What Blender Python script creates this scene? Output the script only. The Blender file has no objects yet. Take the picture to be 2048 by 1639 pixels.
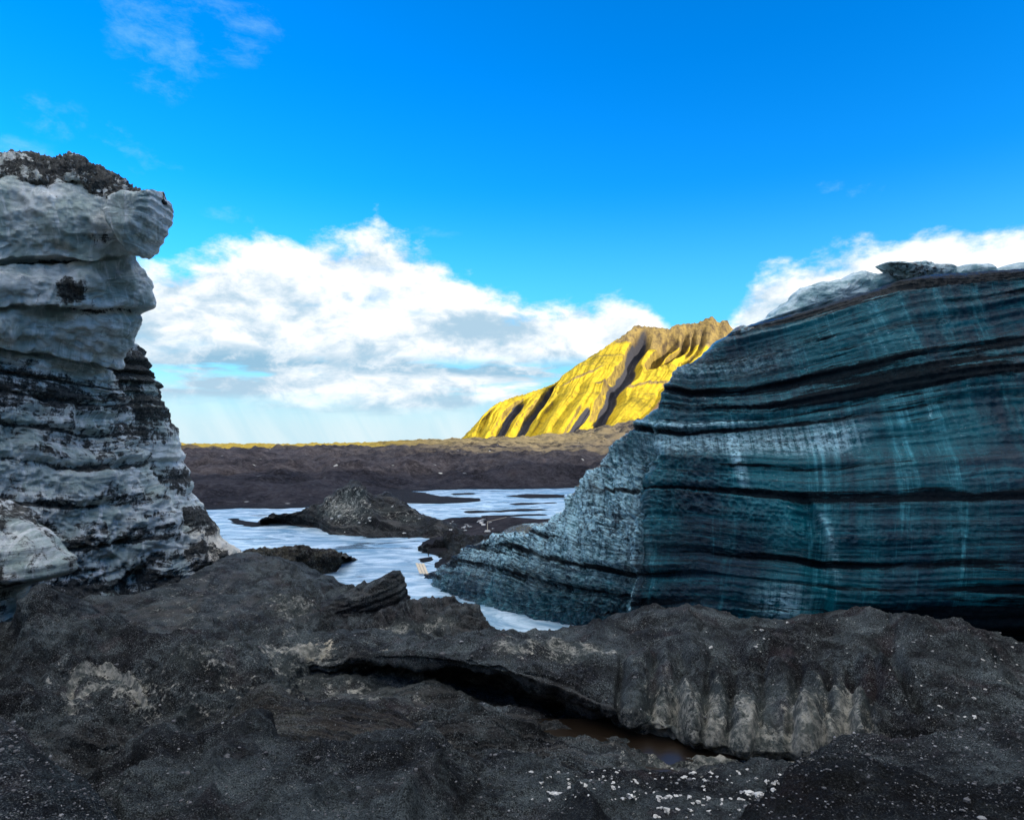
import bpy, math, random
import numpy as np

random.seed(7)
RNG = np.random.default_rng(7)
scene = bpy.context.scene
COL = scene.collection

# ------------------------------------------------------------------ camera
F = 1365.0            # focal length in pixels of the 2048 px wide frame
HOR = 888.0           # row of the horizon
CAMZ = 8.0            # eye height above the river
cam_d = bpy.data.cameras.new("camera")
cam_d.sensor_fit = 'HORIZONTAL'
cam_d.sensor_width = 36.0
cam_d.lens = 36.0 * F / 2048.0
cam_d.shift_y = (HOR - 819.5) / 2048.0
cam_d.clip_start = 0.1
cam_d.clip_end = 200000.0
cam = bpy.data.objects.new("camera", cam_d)
cam.location = (0, 0, CAMZ)
cam.rotation_euler = (math.radians(90), 0, 0)
COL.objects.link(cam)
scene.camera = cam

SUN_EL = 18.0
SUN_DIR = np.array([0.79, -0.61, 0.0])
SUN_DIR /= np.linalg.norm(SUN_DIR)
SUN_AZ = math.atan2(SUN_DIR[0], SUN_DIR[1])      # clockwise from +Y
SUN_STRENGTH = 5.0
SKY_STRENGTH = 0.15
EXPOSURE = 0.35

scene.view_settings.view_transform = 'Standard'
scene.view_settings.look = 'None'
scene.view_settings.gamma = 1.0
scene.view_settings.exposure = EXPOSURE
scene.view_settings.use_curve_mapping = False


# ------------------------------------------------------------------ node helper
class G:
    """wraps a node socket so that shader maths can be written as maths"""
    nt = None

    def __init__(self, sock):
        self.s = sock

    def __add__(a, b): return mth('ADD', a, b)
    __radd__ = __add__
    def __sub__(a, b): return mth('SUBTRACT', a, b)
    def __rsub__(a, b): return mth('SUBTRACT', b, a)
    def __mul__(a, b): return mth('MULTIPLY', a, b)
    __rmul__ = __mul__
    def __truediv__(a, b): return mth('DIVIDE', a, b)
    def __pow__(a, b): return mth('POWER', a, b)


def put(sock, v):
    if isinstance(v, G):
        G.nt.links.new(v.s, sock)
    else:
        if hasattr(sock.default_value, '__len__') and not hasattr(v, '__len__'):
            v = [v] * len(sock.default_value)
        if hasattr(v, '__len__') and len(v) == 3 and len(sock.default_value) == 4:
            v = tuple(v) + (1,)
        sock.default_value = v


def mth(op, a, b=None, c=None, clamp=False):
    n = G.nt.nodes.new('ShaderNodeMath')
    n.operation = op
    n.use_clamp = clamp
    put(n.inputs[0], a)
    if b is not None: put(n.inputs[1], b)
    if c is not None: put(n.inputs[2], c)
    return G(n.outputs[0])


def clamp01(a): return mth('ADD', a, 0.0, clamp=True)
def gmax(a, b): return mth('MAXIMUM', a, b)
def gmin(a, b): return mth('MINIMUM', a, b)


def sstep(a, lo, hi, o0=0.0, o1=1.0):
    n = G.nt.nodes.new('ShaderNodeMapRange')
    n.interpolation_type = 'SMOOTHSTEP'
    put(n.inputs['Value'], a)
    n.inputs['From Min'].default_value = lo
    n.inputs['From Max'].default_value = hi
    n.inputs['To Min'].default_value = o0
    n.inputs['To Max'].default_value = o1
    return G(n.outputs[0])


def mixc(f, a, b):
    n = G.nt.nodes.new('ShaderNodeMix')
    n.data_type = 'RGBA'
    put(n.inputs[0], f)
    put(n.inputs[6], a)
    put(n.inputs[7], b)
    return G(n.outputs[2])


def mulc(a, b, f=1.0):
    n = G.nt.nodes.new('ShaderNodeMix')
    n.data_type = 'RGBA'
    n.blend_type = 'MULTIPLY'
    put(n.inputs[0], f)
    put(n.inputs[6], a)
    put(n.inputs[7], b)
    return G(n.outputs[2])


def vec(x, y, z):
    n = G.nt.nodes.new('ShaderNodeCombineXYZ')
    put(n.inputs[0], x); put(n.inputs[1], y); put(n.inputs[2], z)
    return G(n.outputs[0])


def xyz(v):
    n = G.nt.nodes.new('ShaderNodeSeparateXYZ')
    put(n.inputs[0], v)
    return G(n.outputs[0]), G(n.outputs[1]), G(n.outputs[2])


def vscale(v, s):
    n = G.nt.nodes.new('ShaderNodeVectorMath')
    n.operation = 'MULTIPLY'
    put(n.inputs[0], v)
    n.inputs[1].default_value = s if hasattr(s, '__len__') else (s, s, s)
    return G(n.outputs[0])


def vadd(v, w):
    n = G.nt.nodes.new('ShaderNodeVectorMath')
    n.operation = 'ADD'
    put(n.inputs[0], v); put(n.inputs[1], w)
    return G(n.outputs[0])


def noise(v, scale=1.0, detail=4.0, rough=0.55, dist=0.0, kind='FBM'):
    n = G.nt.nodes.new('ShaderNodeTexNoise')
    n.noise_type = kind
    put(n.inputs['Vector'], v)
    n.inputs['Scale'].default_value = scale
    n.inputs['Detail'].default_value = detail
    n.inputs['Roughness'].default_value = rough
    n.inputs['Distortion'].default_value = dist
    return G(n.outputs[0])


def voronoi(v, scale, feature='F1', rnd=1.0):
    n = G.nt.nodes.new('ShaderNodeTexVoronoi')
    n.feature = feature
    put(n.inputs['Vector'], v)
    n.inputs['Scale'].default_value = scale
    n.inputs['Randomness'].default_value = rnd
    if feature == 'F1':
        cx = G.nt.nodes.new('ShaderNodeSeparateColor')
        G.nt.links.new(n.outputs['Color'], cx.inputs[0])
        return G(n.outputs['Distance']), G(cx.outputs[0])
    return G(n.outputs['Distance'])


def attr(name):
    n = G.nt.nodes.new('ShaderNodeAttribute')
    n.attribute_name = name
    return G(n.outputs['Fac'])


def position():
    return G(G.nt.nodes.new('ShaderNodeNewGeometry').outputs['Position'])


def normal_z():
    return xyz(G(G.nt.nodes.new('ShaderNodeNewGeometry').outputs['Normal']))[2]


def fcurve(x, pts, lo, hi, vlo, vhi):
    """float curve through pts=(x, value), x in [lo,hi], value in [vlo,vhi]"""
    xn = (x - lo) / (hi - lo)
    n = G.nt.nodes.new('ShaderNodeFloatCurve')
    put(n.inputs['Value'], xn)
    c = n.mapping.curves[0]
    pp = [((a - lo) / (hi - lo), (b - vlo) / (vhi - vlo)) for a, b in pts]
    c.points[0].location = pp[0]
    c.points[1].location = pp[-1]
    for p in pp[1:-1]:
        c.points.new(*p)
    for p in c.points:
        p.handle_type = 'AUTO_CLAMPED'
    n.mapping.update()
    return G(n.outputs[0]) * (vhi - vlo) + vlo


def material(name):
    m = bpy.data.materials.new(name)
    m.use_nodes = True
    G.nt = m.node_tree
    b = m.node_tree.nodes['Principled BSDF']
    return m, b


def bump(h, strength, dist, prev=None):
    n = G.nt.nodes.new('ShaderNodeBump')
    n.inputs['Strength'].default_value = strength
    n.inputs['Distance'].default_value = dist
    put(n.inputs['Height'], h)
    if prev is not None:
        put(n.inputs['Normal'], prev)
    return G(n.outputs[0])


# ------------------------------------------------------------------ sky
world = bpy.data.worlds.new("World")
scene.world = world
world.use_nodes = True
G.nt = world.node_tree
bg = G.nt.nodes['Background']
sky = G.nt.nodes.new('ShaderNodeTexSky')
sky.sky_type = 'NISHITA'
sky.sun_disc = False
sky.sun_elevation = math.radians(SUN_EL)
sky.sun_rotation = SUN_AZ
sky.altitude = 100
sky.air_density = 1.0
sky.dust_density = 0.3
sky.ozone_density = 2.5
gen = G(G.nt.nodes.new('ShaderNodeTexCoord').outputs['Generated'])
dx, dy, dz = xyz(gen)
az = mth('ARCTAN2', dx, dy)                                  # radians, 0 straight ahead
rr = mth('SQRT', dx * dx + dy * dy)
el = mth('ARCTAN2', dz, rr)
DEG = 180 / math.pi
azd, eld = az * DEG, el * DEG


def pa(px, py):
    """direction (azimuth, elevation in degrees) of a point of the photograph"""
    x, z = (px - 1024) / F, (HOR - py) / F
    return math.degrees(math.atan(x)), math.degrees(math.atan(z / math.hypot(1, x)))


# a shallow layer seen at an angle: noise is stretched sideways near the horizon
P1 = vec(azd * 0.10, eld * 0.22, 0.0)
P1w = vec(dx * 5.0, dy * 5.0, dz * 9.0)
warp = noise(P1w, 1.2, 3, 0.5)
wv3 = vec(warp * 0.5, warp * 0.3, warp * 0.5)
n_big = noise(vadd(P1w, wv3), 1.3, 9, 0.60)
P1u = vec(dx * 5.0, dy * 5.0, (dz + 0.030) * 9.0)
n_up = noise(vadd(P1u, wv3), 1.3, 9, 0.60)
n_puff = noise(P1w, 4.5, 7, 0.6)
n_puffu = noise(P1u, 4.5, 7, 0.6)
n_soft = noise(vec(dx * 3.0, dy * 3.0, dz * 16.0), 1.6, 6, 0.55)
# height of the top of the cloud bank, all the way round
tops = [(-180, 22), (-150, 26), (-110, 20), (-80, 24), (-60, 18), (-45, 13)]
tops += [pa(*p) for p in [(150, 545), (300, 528), (420, 505), (560, 470), (680, 468), (730, 455), (765, 452), (800, 490), (880, 520),
                          (950, 580), (1000, 596), (1120, 600), (1250, 600), (1330, 640), (1400, 668), (1460, 640), (1500, 550),
                          (1600, 515), (1700, 496), (1800, 474), (1930, 460), (2048, 455)]]
tops += [(48, 17), (65, 20), (90, 24), (120, 19), (150, 25), (180, 22)]
top = fcurve(azd, tops, -180, 180, 0, 30)
bank = sstep(top - eld + (n_big - 0.5) * 6.0 + (n_puff - 0.5) * 4.2, -0.5, 1.7)
# the lower edge of the bank: clouds thin out towards the pale rain haze
base_lo = sstep(eld + (n_soft - 0.5) * 4.5, 2.2, 4.0)
# long openings of blue low in the bank
hole = sstep(n_soft, 0.50, 0.60) * sstep(mth('ABSOLUTE', eld - 5.4), 0.5, 2.2, 1.0, 0.0)
thin = sstep(n_big * 0.5 + n_soft * 0.5, 0.34, 0.46)
cover = bank * base_lo * (1.0 - hole * 0.9) * (thin * 0.12 + 0.88)
# grey undersides: where there is more cloud above than here
lit = (n_big - n_up) * 1.3 + (n_puff - n_puffu) * 0.30
under = sstep(lit + (eld - 8.5) * 0.022, -0.22, 0.20, 1.0, 0.0)
band = sstep(mth('ABSOLUTE', eld - 6.3 + (n_soft - 0.5) * 3.5), 0.2, 1.8, 1.0, 0.0) * sstep(n_big + n_soft * 0.4, 0.54, 0.72)
grey = clamp01(gmax(under * 0.85, band))
ccol = mixc(grey, (1.2, 1.2, 1.2), (0.32, 0.56, 0.75))
# thin high wisps; overhead, out of view, over-bright cloud is added to fill the shade
wv = vec(dx * 4.0 + warp * 1.0, dy * 4.0, dz * 6.0)
n_w = noise(wv, 2.6, 9, 0.66)
n_p = noise(P1w, 0.55, 2, 0.5)
spots = 0.0
for (px_, py_), wa, we in [((330, 70), 3.6, 3.0), ((460, 25), 3.6, 1.4), ((325, 150), 2.4, 1.6), ((110, 235), 2.6, 1.1), ((215, 268), 1.6, 0.9), ((285, 318), 2.2, 1.0), ((30, 300), 2.2, 0.8), ((470, 95), 2.4, 1.0),
                         ((1655, 374), 1.3, 0.5), ((1735, 380), 1.5, 0.55), ((465, 432), 2.0, 0.7), ((870, 460), 2.2, 0.6), ((1620, 620), 4.5, 2.0)]:
    a0, e0 = pa(px_, py_)
    dd = ((azd - a0) * (1 / wa)) * ((azd - a0) * (1 / wa)) + ((eld - e0) * (1 / we)) * ((eld - e0) * (1 / we))
    spots = gmax(sstep(dd, 0.0, 2.6, 1.0, 0.0), spots)
n_ws = noise(vec(dx * 9.0 + warp * 0.8, dy * 9.0, dz * 17.0), 1.7, 9, 0.68)
wisp = sstep(n_ws + spots * 0.20, 0.62, 0.98) * spots * 0.38 + sstep(n_w, 0.54, 0.80) * sstep(n_p, 0.48, 0.60) * sstep(eld, 12, 22) * sstep(mth('ABSOLUTE', azd), 38, 50) * 0.45
high = sstep(n_w * 0.6 + n_p * 0.4, 0.38, 0.54) * sstep(eld, 35, 52) * 0.92
nish = G(sky.outputs[0])
hs = G.nt.nodes.new('ShaderNodeHueSaturation')
hs.inputs['Saturation'].default_value = 1.45
hs.inputs['Value'].default_value = 1.0
put(hs.inputs['Color'], nish)
clear = mulc(G(hs.outputs[0]), (0.30, 1.36, 1.75))
# everything above is in display units; the background strength scales it
K = 1.0 / (SKY_STRENGTH * 2 ** EXPOSURE)
haze = sstep(eld, 0.5, 8.5, 1.0, 0.0)
veil = sstep(eld, 2.0, 21.0, 1.0, 0.0)
rain = noise(vec(azd * 0.20 + eld * 0.10, eld * 0.04, 0.0), 1.0, 5, 0.6, 0.6)
hcol = mixc(sstep(rain, 0.30, 0.70), (0.60, 0.82, 0.93), (0.80, 0.93, 0.98))
c0 = mixc(veil * 0.80, clear, (0.22 * K, 0.74 * K, 1.0 * K))
c1 = mixc(haze * 0.94, c0, vscale(hcol, K))
c2 = mixc(wisp, c1, (0.42 * K, 0.80 * K, 1.05 * K))
c2 = mixc(high, c2, (3.3 * K, 3.25 * K, 3.1 * K))
c3 = mixc(cover, c2, vscale(ccol, K))
put(bg.inputs['Color'], c3)
bg.inputs['Strength'].default_value = SKY_STRENGTH

# ------------------------------------------------------------------ sun
sun_d = bpy.data.lights.new("sun", 'SUN')
sun_d.energy = SUN_STRENGTH
sun_d.angle = math.radians(0.5)
sun_d.color = (1.0, 0.94, 0.84)
sun = bpy.data.objects.new("sun", sun_d)
e = math.radians(SUN_EL)
to_sun = (SUN_DIR[0] * math.cos(e), SUN_DIR[1] * math.cos(e), math.sin(e))
from mathutils import Vector
sun.rotation_euler = Vector(to_sun).to_track_quat('Z', 'Y').to_euler()
sun.location = (60, -30, 60)
COL.objects.link(sun)

# ------------------------------------------------------------------ numpy noise
_perm = RNG.permutation(256).astype(np.int32)
_perm = np.concatenate([_perm, _perm, _perm])
_g = RNG.normal(size=(256, 3)).astype(np.float32)
_g /= np.linalg.norm(_g, axis=1, keepdims=True)


def perlin(x, y, z):
    x, y, z = np.broadcast_arrays(np.float32(x), np.float32(y), np.float32(z))
    xi, yi, zi = np.floor(x), np.floor(y), np.floor(z)
    xf, yf, zf = x - xi, y - yi, z - zi
    X, Y, Z = xi.astype(np.int32) & 255, yi.astype(np.int32) & 255, zi.astype(np.int32) & 255
    u, v, w = [t * t * t * (t * (t * 6 - 15) + 10) for t in (xf, yf, zf)]
    out = 0
    for i in (0, 1):
        a = _perm[X + i]
        for j in (0, 1):
            b = _perm[a + Y + j]
            for k in (0, 1):
                g = _g[_perm[b + Z + k]]
                d = g[..., 0] * (xf - i) + g[..., 1] * (yf - j) + g[..., 2] * (zf - k)
                out = out + d * (u if i else 1 - u) * (v if j else 1 - v) * (w if k else 1 - w)
    return out * 1.5


def fbm(x, y, z, o=4, gain=0.5, lac=2.03):
    s, a, f = 0, 1.0, 1.0
    for i in range(o):
        s = s + a * perlin(x * f + 17.3 * i, y * f + 5.1 * i, z * f + 9.7 * i)
        a *= gain
        f *= lac
    return s


def ridged(x, y, z, o=4, gain=0.5):
    s, a, f = 0, 1.0, 1.0
    for i in range(o):
        s = s + a * (1 - 2 * np.abs(perlin(x * f + 11.3 * i, y * f + 3.1 * i, z * f + 7.7 * i)))
        a *= gain
        f *= 2.07
    return s


def smooth(a, lo, hi):
    t = np.clip((a - lo) / (hi - lo), 0, 1)
    return t * t * (3 - 2 * t)


def gauss(a, c, w):
    return np.exp(-((a - c) / w) ** 2)


# ------------------------------------------------------------------ geometry helpers
def P(px, py, Y):
    """place in the world seen at a photograph pixel, Y metres ahead"""
    px, py, Y = np.broadcast_arrays(np.asarray(px, float), np.asarray(py, float), np.asarray(Y, float))
    return np.stack([(px - 1024) / F * Y, Y, CAMZ - (py - HOR) / F * Y], -1)


def PX(V):
    return 1024 + F * V[..., 0] / V[..., 1], HOR + F * (CAMZ - V[..., 2]) / V[..., 1]


def onwater(px, py):
    Y = CAMZ * F / (np.asarray(py, float) - HOR)
    return (np.asarray(px, float) - 1024) / F * Y, Y


def pchip(x, y, xq):
    x, y = np.asarray(x, float), np.asarray(y, float)
    if len(x) == 2:
        return np.interp(xq, x, y)
    h = np.diff(x)
    d = np.diff(y) / h
    m = np.zeros_like(y)
    ok = d[:-1] * d[1:] > 0
    w1, w2 = 2 * h[1:] + h[:-1], h[1:] + 2 * h[:-1]
    with np.errstate(all='ignore'):
        hm = (w1 + w2) / (w1 / d[:-1] + w2 / d[1:])
    m[1:-1] = np.where(ok, hm, 0)
    m[0], m[-1] = d[0], d[-1]
    i = np.clip(np.searchsorted(x, xq) - 1, 0, len(x) - 2)
    t = (xq - x[i]) / h[i]
    t = np.clip(t, 0, 1)
    return ((2 * t**3 - 3 * t**2 + 1) * y[i] + (t**3 - 2 * t**2 + t) * h[i] * m[i]
            + (-2 * t**3 + 3 * t**2) * y[i + 1] + (t**3 - t**2) * h[i] * m[i + 1])


def row(pts, n):
    """control points (px, py, Y) -> n world points, spread evenly over px"""
    a = np.array(pts, float)
    q = np.linspace(a[0, 0], a[-1, 0], n)
    return P(q, pchip(a[:, 0], a[:, 1], q), pchip(a[:, 0], a[:, 2], q))


def loft(rows, segs):
    """rows: list of (n,3); segs[k] quads between row k and k+1; smooth across"""
    R = np.stack(rows)                           # k, n, 3
    out, ts = [], []
    K_ = len(rows)
    for k in range(K_ - 1):
        p0 = R[max(k - 1, 0)]; p1 = R[k]; p2 = R[k + 1]; p3 = R[min(k + 2, K_ - 1)]
        n = segs[k]
        # chord-limited tangents keep neighbouring rows of unlike spacing from overshooting
        l0 = np.linalg.norm(p1 - p0, axis=-1, keepdims=True) + 1e-6
        l1 = np.linalg.norm(p2 - p1, axis=-1, keepdims=True) + 1e-6
        l2 = np.linalg.norm(p3 - p2, axis=-1, keepdims=True) + 1e-6
        m1 = (p2 - p0) / (l0 + l1) * l1 if k > 0 else (p2 - p1)
        m2 = (p3 - p1) / (l1 + l2) * l1 if k < K_ - 2 else (p2 - p1)
        tt = np.arange(n) / n if k < K_ - 2 else np.arange(n + 1) / n
        for t in tt:
            out.append((2 * t**3 - 3 * t**2 + 1) * p1 + (t**3 - 2 * t**2 + t) * m1 + (-2 * t**3 + 3 * t**2) * p2 + (t**3 - t**2) * m2)
            ts.append(k + t)
    return np.stack(out), np.array(ts)           # (nt, ns, 3)


def normals(V):
    a = np.gradient(V, axis=0)
    b = np.gradient(V, axis=1)
    n = np.cross(a, b)
    n /= np.linalg.norm(n, axis=-1, keepdims=True) + 1e-9
    return n


def facing(V):
    """grid normals turned so that most look at the camera / the sky"""
    n = normals(V)
    c = np.array([0, 0, CAMZ]) - V
    c /= np.linalg.norm(c, axis=-1, keepdims=True)
    if np.sum(n * c) < 0:
        n = -n
    return n


def link(name, me, mat, parent=None):
    o = bpy.data.objects.new(name, me)
    COL.objects.link(o)
    if mat is not None and len(me.materials) == 0:
        me.materials.append(mat)
    if parent is not None:
        o.parent = parent
    return o


def grid_mesh(name, V, mat, attrs=None, parent=None, origin=None, wrap=False, flip=False):
    nt, ns = V.shape[:2]
    co = V.reshape(-1, 3).astype(np.float32)
    if origin is None:
        origin = np.array([co[:, 0].mean(), co[:, 1].mean(), co[:, 2].min()])
    me = bpy.data.meshes.new(name)
    idx = np.arange(nt * ns).reshape(nt, ns)
    if wrap:
        idx = np.concatenate([idx, idx[:, :1]], 1)
    q = np.stack([idx[:-1, :-1], idx[:-1, 1:], idx[1:, 1:], idx[1:, :-1]], -1).reshape(-1, 4)
    if flip:
        q = q[:, ::-1]
    me.vertices.add(len(co))
    me.vertices.foreach_set('co', (co - origin).ravel())
    me.loops.add(q.size)
    me.loops.foreach_set('vertex_index', q.ravel().astype(np.int32))
    me.polygons.add(len(q))
    me.polygons.foreach_set('loop_start', np.arange(0, q.size, 4, dtype=np.int32))
    me.polygons.foreach_set('loop_total', np.full(len(q), 4, dtype=np.int32))
    me.polygons.foreach_set('use_smooth', np.ones(len(q), dtype=bool))
    for k, v in (attrs or {}).items():
        a = me.attributes.new(k, 'FLOAT', 'POINT')
        a.data.foreach_set('value', np.broadcast_to(v, (nt, ns)).ravel().astype(np.float32))
    me.update()
    me.validate()
    o = link(name, me, mat, parent)
    o.location = origin
    if parent is not None:
        o.location = Vector(origin) - parent.location
    return o


def tag(o, label, cat=None, group=None, kind=None):
    if label: o['label'] = label
    if cat: o['category'] = cat
    if group: o['group'] = group
    if kind: o['kind'] = kind
    return o


def empty(name, loc):
    o = bpy.data.objects.new(name, None)
    o.location = loc
    o.empty_display_size = 0.5
    COL.objects.link(o)
    return o


def inside(poly, x, y):
    poly = np.asarray(poly, float)
    r = np.zeros(np.shape(x), bool)
    x1, y1 = poly[:, 0], poly[:, 1]
    x2, y2 = np.roll(x1, -1), np.roll(y1, -1)
    for a, b, c, d in zip(x1, y1, x2, y2):
        if b == d: continue
        r ^= ((b > y) != (d > y)) & (x < (c - a) * (y - b) / (d - b) + a)
    return r


def sdf(poly, x, y):
    """signed distance, negative inside"""
    poly = np.asarray(poly, float)
    d2 = np.full(np.shape(x), 1e18)
    for (a, b), (c, d) in zip(poly, np.roll(poly, -1, 0)):
        ex, ey = c - a, d - b
        t = np.clip(((x - a) * ex + (y - b) * ey) / (ex * ex + ey * ey + 1e-12), 0, 1)
        d2 = np.minimum(d2, (x - a - t * ex) ** 2 + (y - b - t * ey) ** 2)
    return np.where(inside(poly, x, y), -1, 1) * np.sqrt(d2)


# ------------------------------------------------------------------ materials
def ash_material(name, tone=1.0, warm=0.0, ice=0.0, grain=1.0, spec_scale=30.0, strata=False):
    """black volcanic ash lying on ice; 'ice' lets pale ice show through in flecks"""
    m, b = material(name)
    p = position()
    n1 = noise(p, 0.5, 5, 0.6)
    n2 = noise(p, 5.0 * grain, 7, 0.70, 0.4)
    n3 = noise(p, 38.0 * grain, 4, 0.65)
    n4 = noise(p, 1.7, 6, 0.68, 0.6)
    lo = (0.0028, 0.0030, 0.0034)
    hi = ((0.050 + 0.028 * warm) * tone, (0.059 + 0.006 * warm) * tone, (0.063 - 0.018 * warm) * tone)
    n5 = noise(p, 14.0 * grain, 6, 0.82, 0.3)
    c = mixc(sstep(n1 * 0.22 + n2 * 0.28 + n4 * 0.25 + n5 * 0.25, 0.40, 0.60), lo, hi)
    c = mulc(c, mixc(sstep(noise(p, 0.55, 4, 0.55, 0.6), 0.36, 0.64), (0.22, 0.21, 0.24), (1.7, 1.78, 1.72)))
    # rusty drifts and pale green-grey dust
    c = mixc(sstep(noise(p, 0.9, 4, 0.6), 0.54, 0.7) * 0.5, c, mixc(n5, (0.012 * tone, 0.009 * tone, 0.010 * tone), (0.085 * tone, 0.062 * tone, 0.066 * tone)))
    c = mixc(sstep(n4 * 0.6 + n5 * 0.4, 0.52, 0.66) * 0.6, c, (0.108 * tone, 0.128 * tone, 0.124 * tone))
    c = mixc(sstep(n3, 0.54, 0.64) * sstep(n4, 0.38, 0.62, 0.2, 0.75), c, (0.20 * tone, 0.215 * tone, 0.215 * tone))
    c = mixc(sstep(n3, 0.39, 0.48, 0.9, 0.0), c, (0.003, 0.003, 0.0035))
    # gritty pale flecks of ice at the surface
    fl_ = noise(p, 7.0 * grain, 9, 0.80, 0.9)
    c = mixc(sstep(fl_, 0.60, 0.67) * sstep(n4, 0.42, 0.58), c, (0.26 + 0.12 * tone, 0.25 + 0.12 * tone, 0.22 + 0.1 * tone))
    # pebbles of pale rock and ice
    d, r = voronoi(p, spec_scale * grain)
    peb = sstep(r, 0.93, 0.95) * sstep(d, 0.20, 0.42, 1.0, 0.0) * sstep(noise(p, 1.3, 3, 0.6), 0.40, 0.60)
    c = mixc(peb * 0.8, c, (0.34, 0.34, 0.33))
    if strata:
        q = attr('strat')
        s = attr('along')
        fine = noise(vec(s * 0.22, q * 10.0, 0.0), 1.0, 7, 0.70)
        c = mixc(sstep(fine, 0.47, 0.64) * 0.65 * attr('face'), c, (0.10 + 0.05 * warm, 0.095 + 0.02 * warm, 0.088))
        c = mixc(sstep(fine, 0.36, 0.47, 0.75, 0.0) * attr('face'), c, (0.010, 0.010, 0.011))
    if ice > 0:
        cr_ = attr('cream')
        c = mixc(sstep(cr_ + (n4 - 0.5) * 1.6 + (n5 - 0.5) * 0.8, 0.42, 0.60), c, mixc(sstep(n5, 0.36, 0.60), (0.20, 0.17, 0.115), (0.84, 0.74, 0.55)))  # cream ice, with sunlit warmth put into its colour
        im = attr('ice')
        k1 = noise(p, 2.6, 8, 0.70, 0.4)
        run = noise(vec(attr('along') * 2.2, attr('strat') * 0.5, 2.0), 1.0, 6, 0.7, 0.5)
        fleck = sstep(k1 * 0.40 + n5 * 0.38 + run * 0.22 + im * 0.13, 0.575, 0.635)
        c = mixc(fleck * ice * clamp01(im * 2.5), c, mixc(sstep(noise(p, 5, 6, 0.75), 0.40, 0.62), (0.13, 0.14, 0.125), (0.72, 0.68, 0.58)))
        ice_patch = sstep(noise(p, 0.8, 5, 0.6) + im * 0.2, 0.50, 0.72) * clamp01(im * 2.0)
        c = mixc(ice_patch * 0.40, c, mixc(n5, (0.02, 0.026, 0.025), (0.14, 0.17, 0.16)))  # grey-green tone of the ice in random patches
    put(b.inputs['Base Color'], c)
    put(b.inputs['Roughness'], sstep(n2, 0.3, 0.7, 0.55, 0.9))
    b.inputs['Specular IOR Level'].default_value = 0.10
    nb = bump(n4, 0.9, 0.25)
    nb = bump(n2, 0.9, 0.10, nb)
    nb = bump(n5, 1.0, 0.06, nb)
    nb = bump(n3, 1.0, 0.03 / grain, nb)
    put(b.inputs['Normal'], nb)
    return m


def grey_ice_material():
    """wall of old layered ice, grey-green and white, sooted along its seams"""
    m, b = material('sooty_layered_ice')
    p = position()
    q, s, soot, warm = attr('strat'), attr('along'), attr('soot'), attr('warm')
    px_, py_, pz_ = xyz(p)
    big = noise(p, 0.55, 6, 0.62, 0.5)
    mid = noise(p, 2.0, 9, 0.78, 0.8)
    streak = noise(vec(s * 0.9, q * 7.0, 0.0), 1.0, 9, 0.75, 0.3)
    drip = noise(vec(s * 3.2, q * 0.45, 3.0), 1.0, 8, 0.70, 0.4)
    fine = noise(p, 8.0, 7, 0.80)
    pale = mixc(sstep(big, 0.35, 0.65), (0.40, 0.50, 0.45), (0.96, 0.97, 0.92))
    pale = mixc(sstep(drip, 0.50, 0.64) * 0.7, pale, (0.96, 0.97, 0.94))
    pale = mixc(sstep(streak, 0.50, 0.66) * 0.45, pale, (0.24, 0.26, 0.225))
    pale = mixc(warm, pale, (0.88, 0.76, 0.58))  # warmth of low sunlight painted into the pale ice
    # soot: attribute sets how much, noises set where
    dirt = soot * 1.15 + (mid - 0.5) * 1.7 + (big - 0.5) * 1.3 + (streak - 0.5) * 1.0 - (drip - 0.5) * 0.9
    dm = sstep(dirt, 0.50, 0.74)
    dark = mixc(sstep(fine, 0.38, 0.66), (0.005, 0.005, 0.006), (0.12, 0.118, 0.105))
    pale = mixc(sstep(fine, 0.34, 0.46, 0.6, 0.0) * sstep(soot, 0.15, 0.5, 0.25, 1.0), pale, (0.12, 0.13, 0.12))
    c = mixc(dm * 0.97, pale, dark)
    # hairline cracks
    cr = voronoi(vadd(p, vscale(vec(mid, big, mid), 0.9)), 0.75, 'DISTANCE_TO_EDGE')
    c = mixc(sstep(cr, 0.0, 0.03, 0.75, 0.0) * sstep(mid, 0.48, 0.56) * sstep(big, 0.48, 0.6), c, (0.015, 0.016, 0.018))
    lines = noise(vec(s * 0.25, q * 26.0, 1.0), 1.0, 3, 0.6, 0.2)
    c = mixc(sstep(lines, 0.59, 0.68) * 0.40 * clamp01(soot * 1.6 + 0.15), c, (0.016, 0.017, 0.019))
    put(b.inputs['Base Color'], c)
    put(b.inputs['Roughness'], sstep(dm, 0, 1, 0.26, 0.7))
    put(b.inputs['Specular IOR Level'], sstep(dm, 0.0, 1.0, 0.55, 0.08))
    nb = bump(mid * 0.8 + streak * 0.6, 0.9, 0.28)
    nb = bump(fine, 0.8, 0.05, nb)
    put(b.inputs['Normal'], nb)
    return m


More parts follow.
